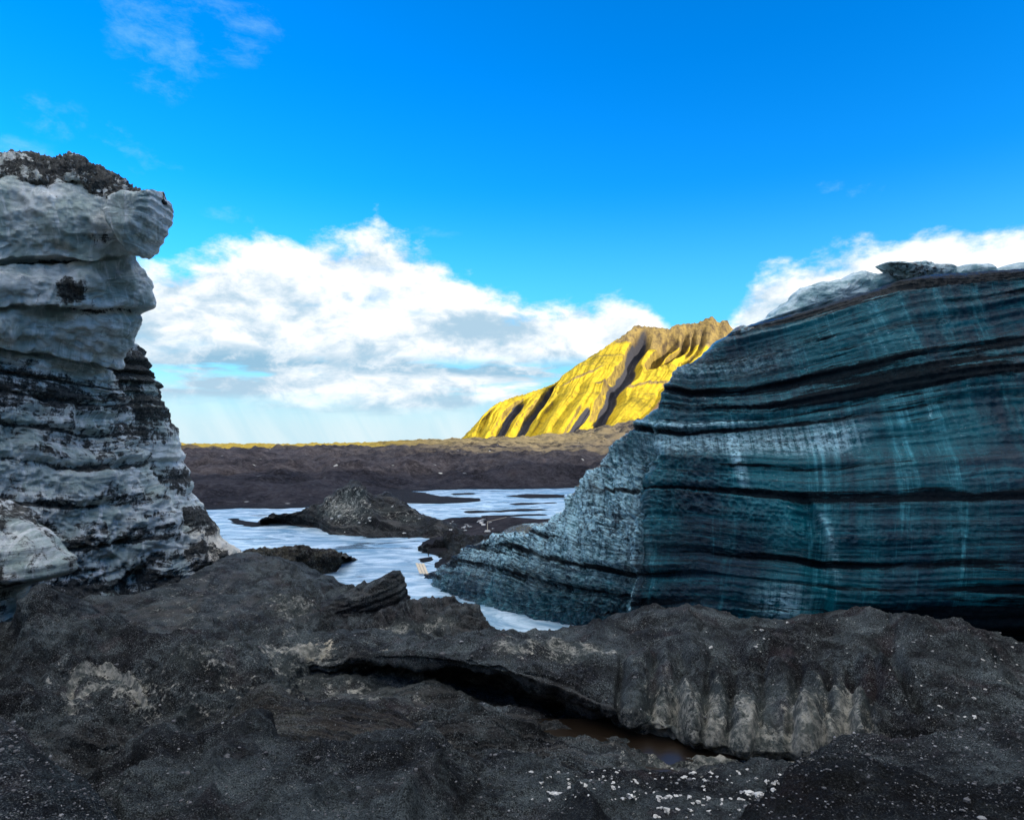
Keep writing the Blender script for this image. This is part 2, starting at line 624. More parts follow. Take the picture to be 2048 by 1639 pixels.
def blue_ice_material():
    """wall of clear wet ice: deep blue-green, banded with black ash layers"""
    m, b = material('wet_blue_ice')
    p = position()
    q, s, band, frost_glint, chip = attr('strat'), attr('along'), attr('band'), attr('frost_glint'), attr('chip')
    big = noise(p, 0.22, 5, 0.6, 0.5)
    lam = noise(vec(s * 0.10, q * 11.0, 0.0), 1.0, 10, 0.80, 0.15)
    streak = noise(vec(s * 0.35, q * 6.0, 7.0), 1.0, 9, 0.74, 0.3)
    curt = noise(vec(s * 1.15 + q * 0.55, q * 0.10, 5.0), 1.0, 8, 0.70, 0.25)
    curt2 = noise(vec(s * 4.5 + q * 1.2, q * 0.30, 9.0), 1.0, 6, 0.70, 0.2)
    flake = noise(vec(s * 3.4 - q * 5.0, q * 13.0 + s * 1.2, 0.0), 1.0, 8, 0.74, 0.6)
    fine = noise(p, 9.0, 7, 0.80)
    c = mixc(sstep(big * 0.55 + curt * 0.45, 0.40, 0.60), (0.0, 0.020, 0.040), (0.002, 0.100, 0.132))
    c = mixc(sstep(streak, 0.50, 0.64) * 0.55, c, (0.008, 0.15, 0.20))
    c = mixc(sstep(curt * 0.6 + curt2 * 0.4, 0.52, 0.66) * sstep(streak, 0.38, 0.55) * 0.75, c, (0.07, 0.33, 0.41))
    fr = clamp01(frost_glint)
    c = mixc(fr * sstep(flake * 0.6 + curt2 * 0.4, 0.42, 0.56), c, (0.46, 0.78, 0.90))  # pale frost that also paints reflected sky glints into the colour
    c = mixc(sstep(flake, 0.60, 0.70) * 0.75 * sstep(curt * 0.5 + big * 0.5 + chip * 0.15, 0.50, 0.60), c, (0.42, 0.62, 0.68))
    c = mixc(sstep(lam, 0.61, 0.68) * 0.7 * sstep(curt2, 0.42, 0.58), c, (0.20, 0.42, 0.45))
    # ash layers, thick and hair-thin
    c = mixc(sstep(fine, 0.36, 0.50, 0.8, 0.0) * chip, c, (0.002, 0.012, 0.018))
    c = mixc(sstep(lam, 0.38, 0.47, 0.92, 0.0), c, (0.001, 0.007, 0.012))
    dk = sstep(band + (streak - 0.5) * 2.3 + (lam - 0.5) * 1.8 + (fine - 0.5) * 0.4 + (big - 0.5) * 0.6, 0.28, 0.60)
    c = mixc(dk * 0.97, c, (0.002, 0.004, 0.007))
    put(b.inputs['Base Color'], c)
    put(b.inputs['Roughness'], sstep(flake, 0.3, 0.7, 0.12, 0.32))
    put(b.inputs['Specular IOR Level'], sstep(dk, 0.0, 1.0, 1.0, 0.15) * (0.14 + chip * 0.34))
    nb = bump(flake * (chip * 0.85 + 0.15), 1.0, 0.24)
    nb = bump(streak * 0.5 + fine * chip * 0.5 + curt2 * 0.3, 0.7, 0.10, nb)
    put(b.inputs['Normal'], nb)
    return m


def pale_ice_material():
    m, b = material('pale_ice')
    p = position()
    n1 = noise(vscale(p, (1.0, 1.0, 1.6)), 1.1, 6, 0.62, 0.5)
    n2 = noise(p, 4.0, 6, 0.68, 0.5)
    c = mixc(sstep(n1, 0.36, 0.64), (0.09, 0.22, 0.25), (0.42, 0.55, 0.58))
    dirt = attr('soot') + (n2 - 0.5) * 1.7
    c = mixc(sstep(dirt, 0.45, 0.72), c, (0.03, 0.035, 0.038))
    put(b.inputs['Base Color'], c)
    b.inputs['Roughness'].default_value = 0.42
    put(b.inputs['Normal'], bump(n2, 0.8, 0.12))
    return m


def ground_material():
    m, b = material('moraine_ground')
    p = position()
    x, y, z = xyz(p)
    n1 = noise(p, 0.012, 6, 0.62)
    n2 = noise(p, 0.12, 9, 0.74)
    n3 = noise(p, 1.2, 8, 0.78)
    moss, tan, wet = attr('moss'), attr('tan'), attr('wet')
    c = mixc(sstep(n2, 0.35, 0.65), (0.015, 0.013, 0.016), (0.066, 0.058, 0.064))
    c = mixc(sstep(n3, 0.50, 0.66) * 0.7, c, (0.095, 0.088, 0.095))
    c = mixc(sstep(n3, 0.36, 0.48, 0.8, 0.0), c, (0.008, 0.008, 0.011))
    c = mixc(sstep(n1 * 0.6 + n2 * 0.4, 0.56, 0.66) * 0.6, c, (0.075, 0.046, 0.042))
    c = mixc(clamp01(tan * sstep(n2 * 0.6 + n1 * 0.5, 0.46, 0.60)), c, mixc(n3, (0.14, 0.11, 0.07), (0.36, 0.27, 0.14)))
    c = mixc(clamp01(moss * sstep(n2 * 0.6 + n1 * 0.5, 0.34, 0.54)), c, mixc(n3, (0.20, 0.145, 0.03), (0.46, 0.32, 0.04)))
    c = mixc(wet, c, (0.022, 0.024, 0.028))
    d, r = voronoi(p, 0.55)
    c = mixc(sstep(r, 0.965, 0.975) * sstep(d, 0.12, 0.3, 1.0, 0.0) * 0.8, c, (0.5, 0.5, 0.48))
    put(b.inputs['Base Color'], c)
    b.inputs['Roughness'].default_value = 0.9
    b.inputs['Specular IOR Level'].default_value = 0.08
    nb = bump(n2, 1.0, 3.0)
    nb = bump(n3, 1.0, 0.4, nb)
    put(b.inputs['Normal'], nb)
    return m


def mountain_material():
    m, b = material('mossy_mountain')
    p = position()
    nz = normal_z()
    n1 = noise(p, 0.006, 7, 0.64)
    n2 = noise(p, 0.03, 9, 0.78)
    scree, cliff, tan, strat = attr('scree'), attr('cliff'), attr('tan'), attr('strat')
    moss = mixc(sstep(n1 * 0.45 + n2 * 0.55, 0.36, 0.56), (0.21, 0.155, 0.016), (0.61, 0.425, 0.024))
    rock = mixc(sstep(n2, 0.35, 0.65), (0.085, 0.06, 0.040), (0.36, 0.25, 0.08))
    bands = noise(vec(n1 * 1.0, strat * 22.0, 0.0), 1.0, 4, 0.6)
    moss = mixc(sstep(bands, 0.60, 0.70) * 0.45, moss, rock)
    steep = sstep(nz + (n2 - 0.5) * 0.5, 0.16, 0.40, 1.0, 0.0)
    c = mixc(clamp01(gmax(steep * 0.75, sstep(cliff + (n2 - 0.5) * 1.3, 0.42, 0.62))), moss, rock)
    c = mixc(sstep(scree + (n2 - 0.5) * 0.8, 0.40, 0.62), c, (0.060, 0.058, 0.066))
    c = mixc(sstep(tan + (n2 - 0.5) * 0.7, 0.42, 0.66), c, (0.33, 0.19, 0.085))
    put(b.inputs['Base Color'], c)
    b.inputs['Roughness'].default_value = 0.95
    b.inputs['Specular IOR Level'].default_value = 0.1
    nb = bump(n1, 0.6, 30.0)
    nb = bump(n2, 0.9, 9.0, nb)
    put(b.inputs['Normal'], nb)
    return m


def river_material():
    m, b = material('milky_meltwater')
    p = position()
    a = vscale(p, (0.45, 0.9, 1.0))
    w1 = noise(a, 0.7, 5, 0.6, 0.8)
    w2 = noise(vscale(p, (1.0, 2.2, 1.0)), 2.4, 5, 0.6, 0.6)
    foam = noise(vscale(p, (0.16, 0.26, 1.0)), 1.0, 9, 0.68, 2.2)
    silt = noise(vscale(p, (0.09, 0.18, 1.0)), 1.0, 8, 0.66, 1.8)
    c = mixc(sstep(foam, 0.40, 0.62), (0.18, 0.32, 0.43), (0.52, 0.66, 0.76))
    c = mixc(sstep(silt, 0.56, 0.64) * 0.85, c, (0.045, 0.075, 0.095))
    c = mixc(sstep(w2, 0.58, 0.70) * 0.35, c, (0.14, 0.26, 0.34))
    put(b.inputs['Base Color'], c)
    b.inputs['Roughness'].default_value = 0.22
    b.inputs['IOR'].default_value = 1.33
    nb = bump(w1, 0.6, 0.22)
    nb = bump(w2, 0.5, 0.08, nb)
    put(b.inputs['Normal'], nb)
    return m


def plain_material(name, col, rough, scale=3.0, var=0.4, stretch=(1, 1, 1), bd=0.02):
    m, b = material(name)
    p = position()
    n = noise(vscale(p, stretch), scale, 5, 0.6)
    put(b.inputs['Base Color'], mixc(n, tuple(c * (1 - var) for c in col), tuple(min(1, c * (1 + var)) for c in col)))
    b.inputs['Roughness'].default_value = rough
    put(b.inputs['Normal'], bump(n, 0.6, bd))
    return m


M_ASH = ash_material('black_ash', 1.0)
M_ASH_NEAR = ash_material('near_black_ash', 1.15, 0.0, grain=1.6, spec_scale=26)
M_ASH_ICE = ash_material('ash_over_dirty_ice', 1.35, 0.0, ice=0.85, strata=True)
M_ASH_STRATA = ash_material('layered_brown_ash', 0.9, 0.5, ice=0.6, strata=True)
M_BANK = ash_material('grey_dirty_ice', 1.45, 0.0, ice=0.7, strata=True)
M_MOUND = ash_material('ash_mound', 0.50, 0.0, ice=0.8, grain=0.5, strata=True)
M_ASH_DARK = ash_material('jet_black_ash', 0.55, 0.0, grain=1.6, spec_scale=26)
M_ASH_BLUE = ash_material('blue_black_ash', 1.25, -0.25, grain=1.6, spec_scale=26)
M_ASH_GRIT = ash_material('gritty_ash', 1.4, 0.0, grain=1.5, spec_scale=17)
M_ROCK = ash_material('brown_bank_ash', 1.05, 1.0, grain=0.6)
M_GREY = grey_ice_material()
M_BLUE = blue_ice_material()
M_PALE = pale_ice_material()
M_GROUND = ground_material()
M_MOUNT = mountain_material()
M_RIVER = river_material()
M_SEA = plain_material('sea_water', (0.10, 0.28, 0.42), 0.25, 0.01, 0.2)
M_BROWN = plain_material('brown_meltwater', (0.011, 0.007, 0.004), 0.3, 1.5, 0.35, (1, 3, 1), 0.01)
M_WOOD = plain_material('weathered_timber', (0.62, 0.52, 0.38), 0.75, 4.0, 0.3, (1, 8, 8))
M_CHUNK = plain_material('white_ice_chunk', (0.42, 0.41, 0.38), 0.5, 14.0, 0.7)
M_PEBBLE = plain_material('dark_pebble', (0.075, 0.075, 0.078), 0.8, 3.0, 0.8)
M_PEBBLE_PALE = plain_material('pale_pebble', (0.20, 0.20, 0.20), 0.7, 3.0, 0.8)

# ------------------------------------------------------------------ ground, river, sea
RIVER_PX = [(150, 1022), (430, 1018), (560, 1016), (650, 1013), (760, 1007), (765, 1000), (800, 983), (900, 979), (1000, 978), (1130, 976),
            (1500, 976), (1500, 1050), (1120, 1040), (1000, 1037), (900, 1036), (840, 1044), (840, 1062), (870, 1073), (845, 1085),
            (850, 1100), (872, 1112), (862, 1135), (900, 1155), (1000, 1190), (1100, 1225), (1250, 1262), (1400, 1290), (1400, 1420), (950, 1420), (800, 1330), (650, 1230), (560, 1150),
            (480, 1125), (400, 1100), (200, 1070)]
RIVER = np.array([np.array(onwater(*p)) for p in RIVER_PX])
BARS = [[(742, 983), (790, 980), (850, 985), (880, 992), (955, 996), (962, 1003), (880, 1007), (800, 1006), (735, 1001)],
        [(1010, 992), (1050, 988), (1130, 989), (1130, 995), (1060, 996)],
        [(900, 987), (945, 985), (950, 988), (905, 990)],
        [(930, 1022), (1090, 1017), (1100, 1020), (940, 1026)],
        [(1020, 1007), (1110, 1004), (1110, 1006), (1030, 1010)],
        [(960, 1031), (1090, 1027), (1090, 1030), (970, 1034)],
        [(450, 1036), (480, 1036), (520, 1046), (545, 1050), (500, 1055), (470, 1045)],
        [(840, 1118), (862, 1112), (866, 1118), (845, 1126)]]
BARS = [np.array([np.array(onwater(*p)) for p in b]) for b in BARS]

az_front = np.linspace(-0.86, 0.86, 620)
az_back = np.linspace(0.86, 2 * math.pi - 0.86, 90)[1:-1]
AZ = np.concatenate([az_front, az_back])
RAD = np.concatenate([np.geomspace(0.6, 20, 24)[:-1], np.geomspace(20, 160, 220)[:-1], np.geomspace(160, 6500, 210)[:-1], np.geomspace(6500, 60000, 14)])
A2, R2 = np.meshgrid(AZ, RAD)
X, Y = R2 * np.sin(A2), R2 * np.cos(A2)


def ground_height(X, Y):
    R = np.hypot(X, Y)
    px = np.where(Y > 1, 1024 + F * X / np.maximum(Y, 1), np.where(X > 0, 5000, -5000))
    dr = sdf(RIVER, X, Y)
    wob = fbm(X * 0.22, Y * 0.22, 3.1, 4) * (0.5 + R * 0.012)
    dr = dr + wob
    z = np.clip(dr, -3, 60) * 0.14
    z = np.where(z > 0, 0.9 * (1 - np.exp(-z / 0.9)), np.maximum(z * 1.2, -0.5))
    for b in BARS:
        db = sdf(b, X, Y) + fbm(X * 0.3, Y * 0.5, 8.0, 3) * 0.7
        z = np.maximum(z, np.clip(-db * 0.12, -0.5, 0.16 + 0.0 * X))
    out = smooth(dr, 1.0, 14.0)
    # hummocks
    z += out * (ridged(X * 0.05, Y * 0.05, 1.0, 4) * 0.45 + 0.25)
    z += out * smooth(R, 70, 150) * smooth(R, 1500, 500) * ((ridged(X * 0.024, Y * 0.024, 21.0, 4, 0.55) - 0.9) * 2.6 + (ridged(X * 0.10, Y * 0.10, 22.0, 4, 0.6) - 0.9) * 0.8 + 0.6)
    far = smooth(R, 115, 300)
    hum = ridged(X * 0.011, Y * 0.011, 2.0, 5, 0.55)
    z += far * out * (0.5 + (hum - 1.0) * 1.5 + 1.1 * (ridged(X * 0.035, Y * 0.035, 12.0, 4, 0.55) - 0.95))
    # dark moraine ridge across the middle distance
    rx = np.interp(px, [-2000, 200, 380, 470, 560, 640, 700, 790, 880, 940, 1000, 1200, 3000], [1, 1.2, 1.6, 2.2, 2.6, 3.2, 3.7, 3.7, 3.2, 2.2, 1.4, 1.4, 2.0])
    z += gauss(Y, 330, 75) * rx * 0.5 * (1 + 0.25 * fbm(X * 0.02, Y * 0.02, 4.0, 3)) * (Y > 0)
    z += gauss(Y, 190, 35) * np.interp(px, [300, 420, 640, 700, 900, 1000, 1200], [1.5, 2.0, 1.2, 0.6, 0.5, 1.4, 1.6]) * (0.7 + 0.6 * ridged(X * 0.02, Y * 0.02, 6.0, 3)) * 0.6
    # rising moraine hills at the foot of the mountain
    hz = np.interp(px, [-3000, 300, 400, 560, 650, 740, 860, 1000, 1080, 1160, 1220, 1270, 1400, 1700, 4000], [2.5, 2.9, 2.9, 2.4, 2.5, 3.6, 5.2, 6.4, 9, 14, 20, 25, 34, 44, 30])
    k = smooth(Y, 330, 800) * smooth(Y, 2600, 1500)
    z += k * hz * (0.78 + 0.22 * ridged(X * 0.008, Y * 0.008, 9.0, 5, 0.55)) * np.where(Y > 0, 1, 0.4)
    z += smooth(R, 300, 600) * smooth(R, 4000, 2000) * (ridged(X * 0.011, Y * 0.011, 5.0, 5, 0.55) - 0.7) * np.interp(px, [300, 700, 900, 1300], [1.2, 1.6, 4, 6])
    z = np.where(R > 3000, z * smooth(R, 6000, 3800) - 7 * smooth(R, 3600, 5600), z)
    # basin in which the near heaps of ash and ice stand
    near = smooth(R, 30, 20)
    basin = np.interp(R, [0, 2, 5, 8, 14, 18, 21, 30], [6.3, 6.0, 3.2, 2.4, 1.6, 0.5, -0.5, -0.5])
    z = z * (1 - near) + np.where(dr < 0, np.minimum(basin, np.maximum(z, -0.5) + (basin - z) * smooth(R, 24, 17)), basin) * near
    return z, dr, px


Zg, dr, pxg = ground_height(X, Y)
Rg = np.hypot(X, Y)
moss = smooth(Rg, 370, 520) * np.interp(pxg, [0, 700, 780, 860, 1100, 1250], [1.25, 1.15, 0.7, 0.25, 0.15, 0.0])
tan = smooth(Rg, 150, 330) * np.interp(pxg, [600, 800, 900, 1000, 1100, 1300], [0.0, 0.15, 0.7, 1.0, 1.0, 0.5])
tan = np.clip(tan + smooth(Rg, 380, 600) * 0.35, 0, 1.2)
wet = smooth(Zg, 0.35, 0.05) * (Rg < 300)
V = np.stack([X, Y, Zg], -1)
ground = grid_mesh('ground', V, M_GROUND, {'moss': moss, 'tan': tan, 'wet': wet}, wrap=True, origin=np.array([0, 0, 0.0]))
tag(ground, 'dark moraine plain of black ash hummocks reaching to the horizon', kind='structure')


def sheet(name, xs, ys, z, mat):
    xx, yy = np.meshgrid(xs, ys)
    return grid_mesh(name, np.stack([xx, yy, np.full_like(xx, z)], -1), mat, origin=np.array([0, 0, z]))


tag(sheet('river', np.linspace(-90, 90, 40), np.linspace(14, 145, 40), 0.0, M_RIVER),
    'pale milky glacial river winding past the dark ash mound', kind='structure')
tag(sheet('sea', np.linspace(-120000, 120000, 9), np.linspace(4200, 160000, 9), -6.0, M_SEA),
    'thin strip of blue sea on the horizon', kind='structure')
tag(sheet('stream', np.linspace(0.1, 3.9, 12), np.linspace(10.9, 13.6, 12), 2.54, M_BROWN),
    'narrow brown meltwater stream under the undercut ice shelf', kind='structure')

# ------------------------------------------------------------------ mountain
NS, NT = 560, 230
ridge = [(860, 960, 1850), (915, 888, 1900), (945, 856, 1960), (1000, 806, 2050), (1060, 786, 2150), (1110, 768, 2230), (1130, 750, 2270), (1200, 702, 2380),
         (1240, 676, 2450), (1262, 660, 2480), (1272, 652, 2500), (1300, 655, 2520), (1335, 658, 2540), (1352, 651, 2560), (1395, 646, 2600),
         (1408, 640, 2600), (1424, 634, 2600), (1436, 646, 2610), (1452, 641, 2620), (1462, 655, 2640), (1500, 680, 2700), (1600, 690, 2800), (1800, 700, 2900)]
top_r = row(ridge, NS)
pxr = np.linspace(860, 1800, NS)
pyr = PX(top_r)[1]
foot_px = pxr - np.interp(pxr, [860, 950, 1130, 1270, 1450, 1800], [-20, 30, 105, 150, 190, 210])
Yf = np.interp(pxr, [860, 950, 1100, 1300, 1500, 1800], [1800, 1760, 1600, 1500, 1550, 1700])
foot = np.stack([(foot_px - 1024) / F * Yf, Yf, np.full(NS, -8.0)], -1)
tt = np.concatenate([np.linspace(-0.45, 0, 26)[:-1], np.linspace(0, 1, NT - 25)])
Tm = tt[:, None] * np.ones((1, NS))
Sm = pxr[None, :] * np.ones((len(tt), 1))
hgt = np.maximum(top_r[:, 2] + 8, 1)[None, :]
# height profile: cliff band under the plateau, then long slopes
cl = np.interp(pxr, [860, 1180, 1255, 1290, 1450, 1800], [0.02, 0.03, 0.10, 0.20, 0.20, 0.15])[None, :]
tp = np.clip(Tm, 0, 1)
drop_ = np.where(tp < 0.05, cl * (tp / 0.05), cl + (1 - cl) * (1 - (1 - (tp - 0.05) / 0.95) ** 1.12))
base = top_r[None] * (1 - tp[..., None]) + foot[None] * tp[..., None]
base[..., 2] = top_r[None, :, 2] - drop_ * hgt
bk = np.clip(-Tm, 0, 1)
base[..., 1] += bk * 1500
base[..., 0] += bk * 400
base[..., 2] -= np.where(pxr[None] > 1265, bk * 60 + smooth(bk, 0.25, 0.45) * 250, bk * hgt * 1.9)
# gullies carved into the face
sw = Sm + 14 * fbm(base[..., 0] * 0.004, base[..., 1] * 0.004, 1.0, 3)
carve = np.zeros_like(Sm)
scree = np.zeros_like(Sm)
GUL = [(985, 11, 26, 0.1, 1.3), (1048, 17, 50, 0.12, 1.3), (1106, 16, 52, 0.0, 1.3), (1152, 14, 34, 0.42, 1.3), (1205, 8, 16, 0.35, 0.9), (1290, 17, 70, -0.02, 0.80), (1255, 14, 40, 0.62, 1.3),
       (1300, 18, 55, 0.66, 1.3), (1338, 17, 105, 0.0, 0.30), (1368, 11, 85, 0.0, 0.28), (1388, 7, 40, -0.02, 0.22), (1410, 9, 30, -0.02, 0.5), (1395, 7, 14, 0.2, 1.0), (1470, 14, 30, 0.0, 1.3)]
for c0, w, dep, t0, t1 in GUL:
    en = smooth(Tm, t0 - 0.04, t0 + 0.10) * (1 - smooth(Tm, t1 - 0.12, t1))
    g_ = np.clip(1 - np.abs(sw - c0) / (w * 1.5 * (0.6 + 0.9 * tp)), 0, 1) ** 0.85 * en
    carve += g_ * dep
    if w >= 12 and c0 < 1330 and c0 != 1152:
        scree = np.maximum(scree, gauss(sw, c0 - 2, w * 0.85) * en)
rib = ridged(Sm * 0.030, Tm * 1.2, 3.0, 5, 0.55)
small = ridged(Sm * 0.085, Tm * 2.5, 7.0, 4, 0.6)
crags = ridged(Sm * 0.16, Tm * 8, 5.0, 4, 0.6)
on = smooth(Tm, -0.02, 0.08)
disp = -carve * 1.05 * smooth(Tm, 0.0, 0.05) + on * (rib * 2.5 + small * 1.6 + 6.5 * (ridged(sw * 0.045, Tm * 0.35, 8.0, 4, 0.6) - .9) * smooth(Tm, .02, .3) + 7 * fbm(Sm * 0.02, Tm * 2.5, 4.0, 4)) + crags * 1.2 * gauss(Tm, 0.03, 0.06)
# ledges of harder rock across the slope
ledge = gauss(Tm + 0.02 * perlin(Sm * 0.03, 2.0, 1.0), 0.46, 0.015) * smooth(Sm, 1210, 1260)
ledge2 = gauss(Tm + 0.03 * perlin(Sm * 0.04, 4.0, 1.0), 0.30, 0.02) * gauss(Sm, 1190, 60)
base[..., 2] += disp * 0.55 + (ledge + ledge2) * 6
base[..., 1] -= disp * 0.75 + (ledge + ledge2) * 10
base[0:26, :, 2] += (ridged(Sm[:26] * 0.09, Tm[:26] * 2, 3.0, 3) - 0.8) * 5
cliffA = np.clip(gauss(Tm, 0.02, 0.045) * smooth(Sm, 1180, 1270) + (ledge + ledge2) * 0.9, 0, 1)
cliffA = np.maximum(cliffA, gauss(Sm, 1425, 26) * smooth(Tm, 0.2, 0.02))
tanA = gauss(Sm, 1432, 30) * smooth(Tm, 0.40, 0.62)
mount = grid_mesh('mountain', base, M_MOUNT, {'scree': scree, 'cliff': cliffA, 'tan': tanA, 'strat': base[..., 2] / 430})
tag(mount, 'sunlit yellow-green mossy mountain with a rocky cliff top and dark gullies', kind='structure')

# ------------------------------------------------------------------ unseen ice upland behind and right of the camera, raised to block the sun
a_ = np.linspace(0, 1, 90)
gl_front = np.stack([np.interp(a_, [0, .25, .5, .75, 1], [33, 26, 22, 6, -40]), np.interp(a_, [0, .25, .5, .75, 1], [22, 8, -10, -26, -34]), np.zeros(90)], -1)
gl_back = np.stack([np.interp(a_, [0, .5, 1], [150, 130, -60]), np.interp(a_, [0, .5, 1], [70, -120, -160]), np.zeros(90)], -1)
rowsG = []
for f, z in [(0.0, -1), (0.02, 10), (0.05, 24), (0.10, 37), (0.2, 46), (0.5, 48), (0.8, 44), (1.0, -2)]:
    r_ = gl_front * (1 - f) + gl_back * f
    r_[:, 2] = z * np.interp(a_, [0, .1, .7, 1], [1, 1, 1, 0.5])
    rowsG.append(r_)
Vg, tg = loft(rowsG, [14, 14, 14, 14, 14, 10, 10])
nG = normals(Vg)
Vg = Vg + nG * (fbm(Vg[..., 0] * .12, Vg[..., 1] * .12, Vg[..., 2] * .12, 5) * 1.6)[..., None]
shade_glacier = grid_mesh('shade_glacier', Vg, M_BLUE, {'strat': Vg[..., 2] * 0.4, 'along': a_[None, :] * 120, 'band': 0.3 + 0.3 * perlin(0, 0, Vg[..., 2] * 0.8), 'frost_glint': 0.1, 'chip': 0.3})
tag(shade_glacier, 'unseen tall ice tongue added on the right to shade the near ice', kind='structure')


# ------------------------------------------------------------------ the tall grey ice wall on the left
def wall_rows(table, ns_front, ns_turn, x_left, radius, depth, dipk):
    """each table entry: (edge px, edge py, left py, Y left, Y edge): a band of the wall that runs from outside the frame to its right-hand edge and turns away there"""
    rows = []
    for ex, ey, ly, Yl, Ye in table:
        rad = min(radius if len(rows) > 3 else 70, (ex - x_left) * 0.6)
        pa_ = np.linspace(x_left, ex - rad, ns_front, endpoint=False)
        th = np.linspace(0, math.radians(165), ns_turn)
        pb = ex - rad + rad * np.sin(th)
        px = np.concatenate([pa_, pb])
        w = np.clip((px - x_left) / (ex - x_left), 0, 1)
        w[ns_front:] = np.maximum.accumulate(w[ns_front:])
        py = ly + (ey - ly) * w ** dipk
        Yv = Yl + (Ye - Yl) * w
        Yv[ns_front:] += depth * (1 - np.cos(th))
        rows.append(P(px, py, Yv))
    return rows


left_wall = empty('ice_wall', (-16.0, 28.0, 0.0))
tag(left_wall, 'tall grey and white layered ice wall on the left with overhanging top', 'ice wall')

TF = [(290, 402, 330, 26.5, 28.0), (302, 398, 352, 24.5, 27.5), (304, 425, 420, 23.8, 27.4), (296, 470, 478, 23.5, 27.6), (280, 512, 522, 23.8, 28.0), (287, 560, 566, 23.2, 28.0),
      (280, 622, 608, 23.6, 28.6), (258, 688, 646, 23.0, 29.0), (224, 735, 684, 23.4, 29.6), (219, 775, 728, 22.8, 30.0), (226, 815, 775, 22.8, 30.2),
      (240, 868, 835, 22.3, 30.2), (262, 915, 890, 22.2, 30.4), (300, 975, 965, 21.8, 30.8), (352, 1030, 1050, 21.3, 31.6), (420, 1090, 1130, 20.8, 33.0),
      (478, 1122, 1200, 20.4, 34.5), (492, 1165, 1290, 20.0, 33.8), (500, 1220, 1400, 20.0, 33.0)]
rowsF = wall_rows(TF, 230, 70, -330, 150, 1.6, 3.0)
segF = [8, 22, 26, 26, 30, 34, 34, 34, 26, 28, 34, 34, 36, 40, 40, 34, 22, 14]
Vf, tF = loft(rowsF, segF)
nF = facing(Vf)
nt, ns = Vf.shape[:2]
T = tF[:, None] * np.ones((1, ns))
along = np.cumsum(np.linalg.norm(np.diff(Vf, axis=1, prepend=Vf[:, :1]), axis=-1), axis=1)
pxF, pyF = PX(Vf)
warpT = T + 0.22 * fbm(Vf[..., 0] * 0.16, Vf[..., 1] * 0.16, Vf[..., 2] * 0.08, 3)
seams = [(4, .5, .12), (6, .55, .12), (8, .55, .11), (9.1, .14, .08), (10, .20, .10), (11.05, .12, .10), (12.3, .45, .12), (13.4, .18, .08), (14.5, .15, .07)]
d = np.zeros_like(T)
soot = np.zeros_like(T)
for t0, a, w in seams:
    mod = np.clip(0.65 + 0.9 * perlin(along * 0.28, t0 * 3.1, 0.5), 0.05, 1.3)
    d -= a * mod * gauss(warpT, t0, w)
    d += a * 0.55 * gauss(warpT, t0 - 2.6 * w, 2.0 * w)
    soot += 0.75 * mod * gauss(warpT, t0 + 0.02, w * 0.55)
low = smooth(T, 7.6, 9.0)
lay = perlin(along * 0.10, warpT * 2.2, 3.3) * 0.22 + perlin(along * 0.2, warpT * 6.0, 1.1) * 0.12 + perlin(along * 0.3, warpT * 15.0, 4.1) * 0.05
d += lay * (0.22 + 0.25 * low)
d += fbm(Vf[..., 0] * 0.55, Vf[..., 1] * 0.55, Vf[..., 2] * 0.55, 4) * 0.42
scal = ridged(Vf[..., 0] * 1.1, Vf[..., 1] * 1.1, Vf[..., 2] * 1.4, 3)
d += (scal - 0.8) * 0.10
# lumps hanging off the right-hand side of the lower half
lump = gauss(pxF, np.interp(T, [8, 10, 12, 13], [200, 210, 240, 260]), 45) * smooth(T, 8.2, 9) * smooth(T, 13.2, 12.2)
d += lump * (0.5 * np.abs(perlin(along * 0.6, warpT * 1.6, 8.0)) + 0.25 * ridged(along * 0.5, warpT * 1.5, 2.0, 3))
# vertical flutes on the skirt
sk = smooth(T, 12.6, 13.6)
d += sk * (ridged(along * 0.55 + 0.4 * T, T * 0.25, 6.0, 3) - 0.8) * 0.20
d += fbm(Vf[..., 0] * 3.2, Vf[..., 1] * 3.2, Vf[..., 2] * 3.2, 3) * 0.055
# where ash lies on the ice
d += low * (ridged(Vf[..., 0] * .5, Vf[..., 1] * .5, Vf[..., 2] * .6, 4, .55) - .8) * .28
soot += smooth(T, 8.0, 8.6) * 0.50 - gauss(T, 13.3, 1.6) * 0.06 + smooth(T, 1.45, 0.9) * 0.5 + smooth(T, 15.6, 16.6) * 0.45
soot += gauss(T, 5.3, .5) * gauss(pxF, 140, 34) * 0.9 + gauss(T, 6.6, .7) * gauss(pxF, 250, 30) * .35 + gauss(T, 3.0, .4) * gauss(pxF, 185, 40) * .5
soot += smooth(T, 8.2, 7.6) * (0.06 + 0.16 * fbm(along * .35 + T * .5, T * 1.1, 2.0, 3))
soot += 0.30 * perlin(along * 0.08, warpT * 3.0, 6.6) * low
warm = gauss(pxF, 425, 45) * smooth(T, 13.6, 14.6) * 0.9 + gauss(pxF, 95, 38) * gauss(T, 15.0, .8) * .8  # foot edge and left lobe tinted as if low sun struck them
endk = np.ones(ns); endk[-12:] = np.linspace(1, 0.2, 12)
Vf = Vf + nF * (d * endk[None])[..., None]
front = grid_mesh('ice_face', Vf, M_GREY, {'strat': warpT * 1.3, 'along': along, 'soot': soot, 'warm': warm}, left_wall)

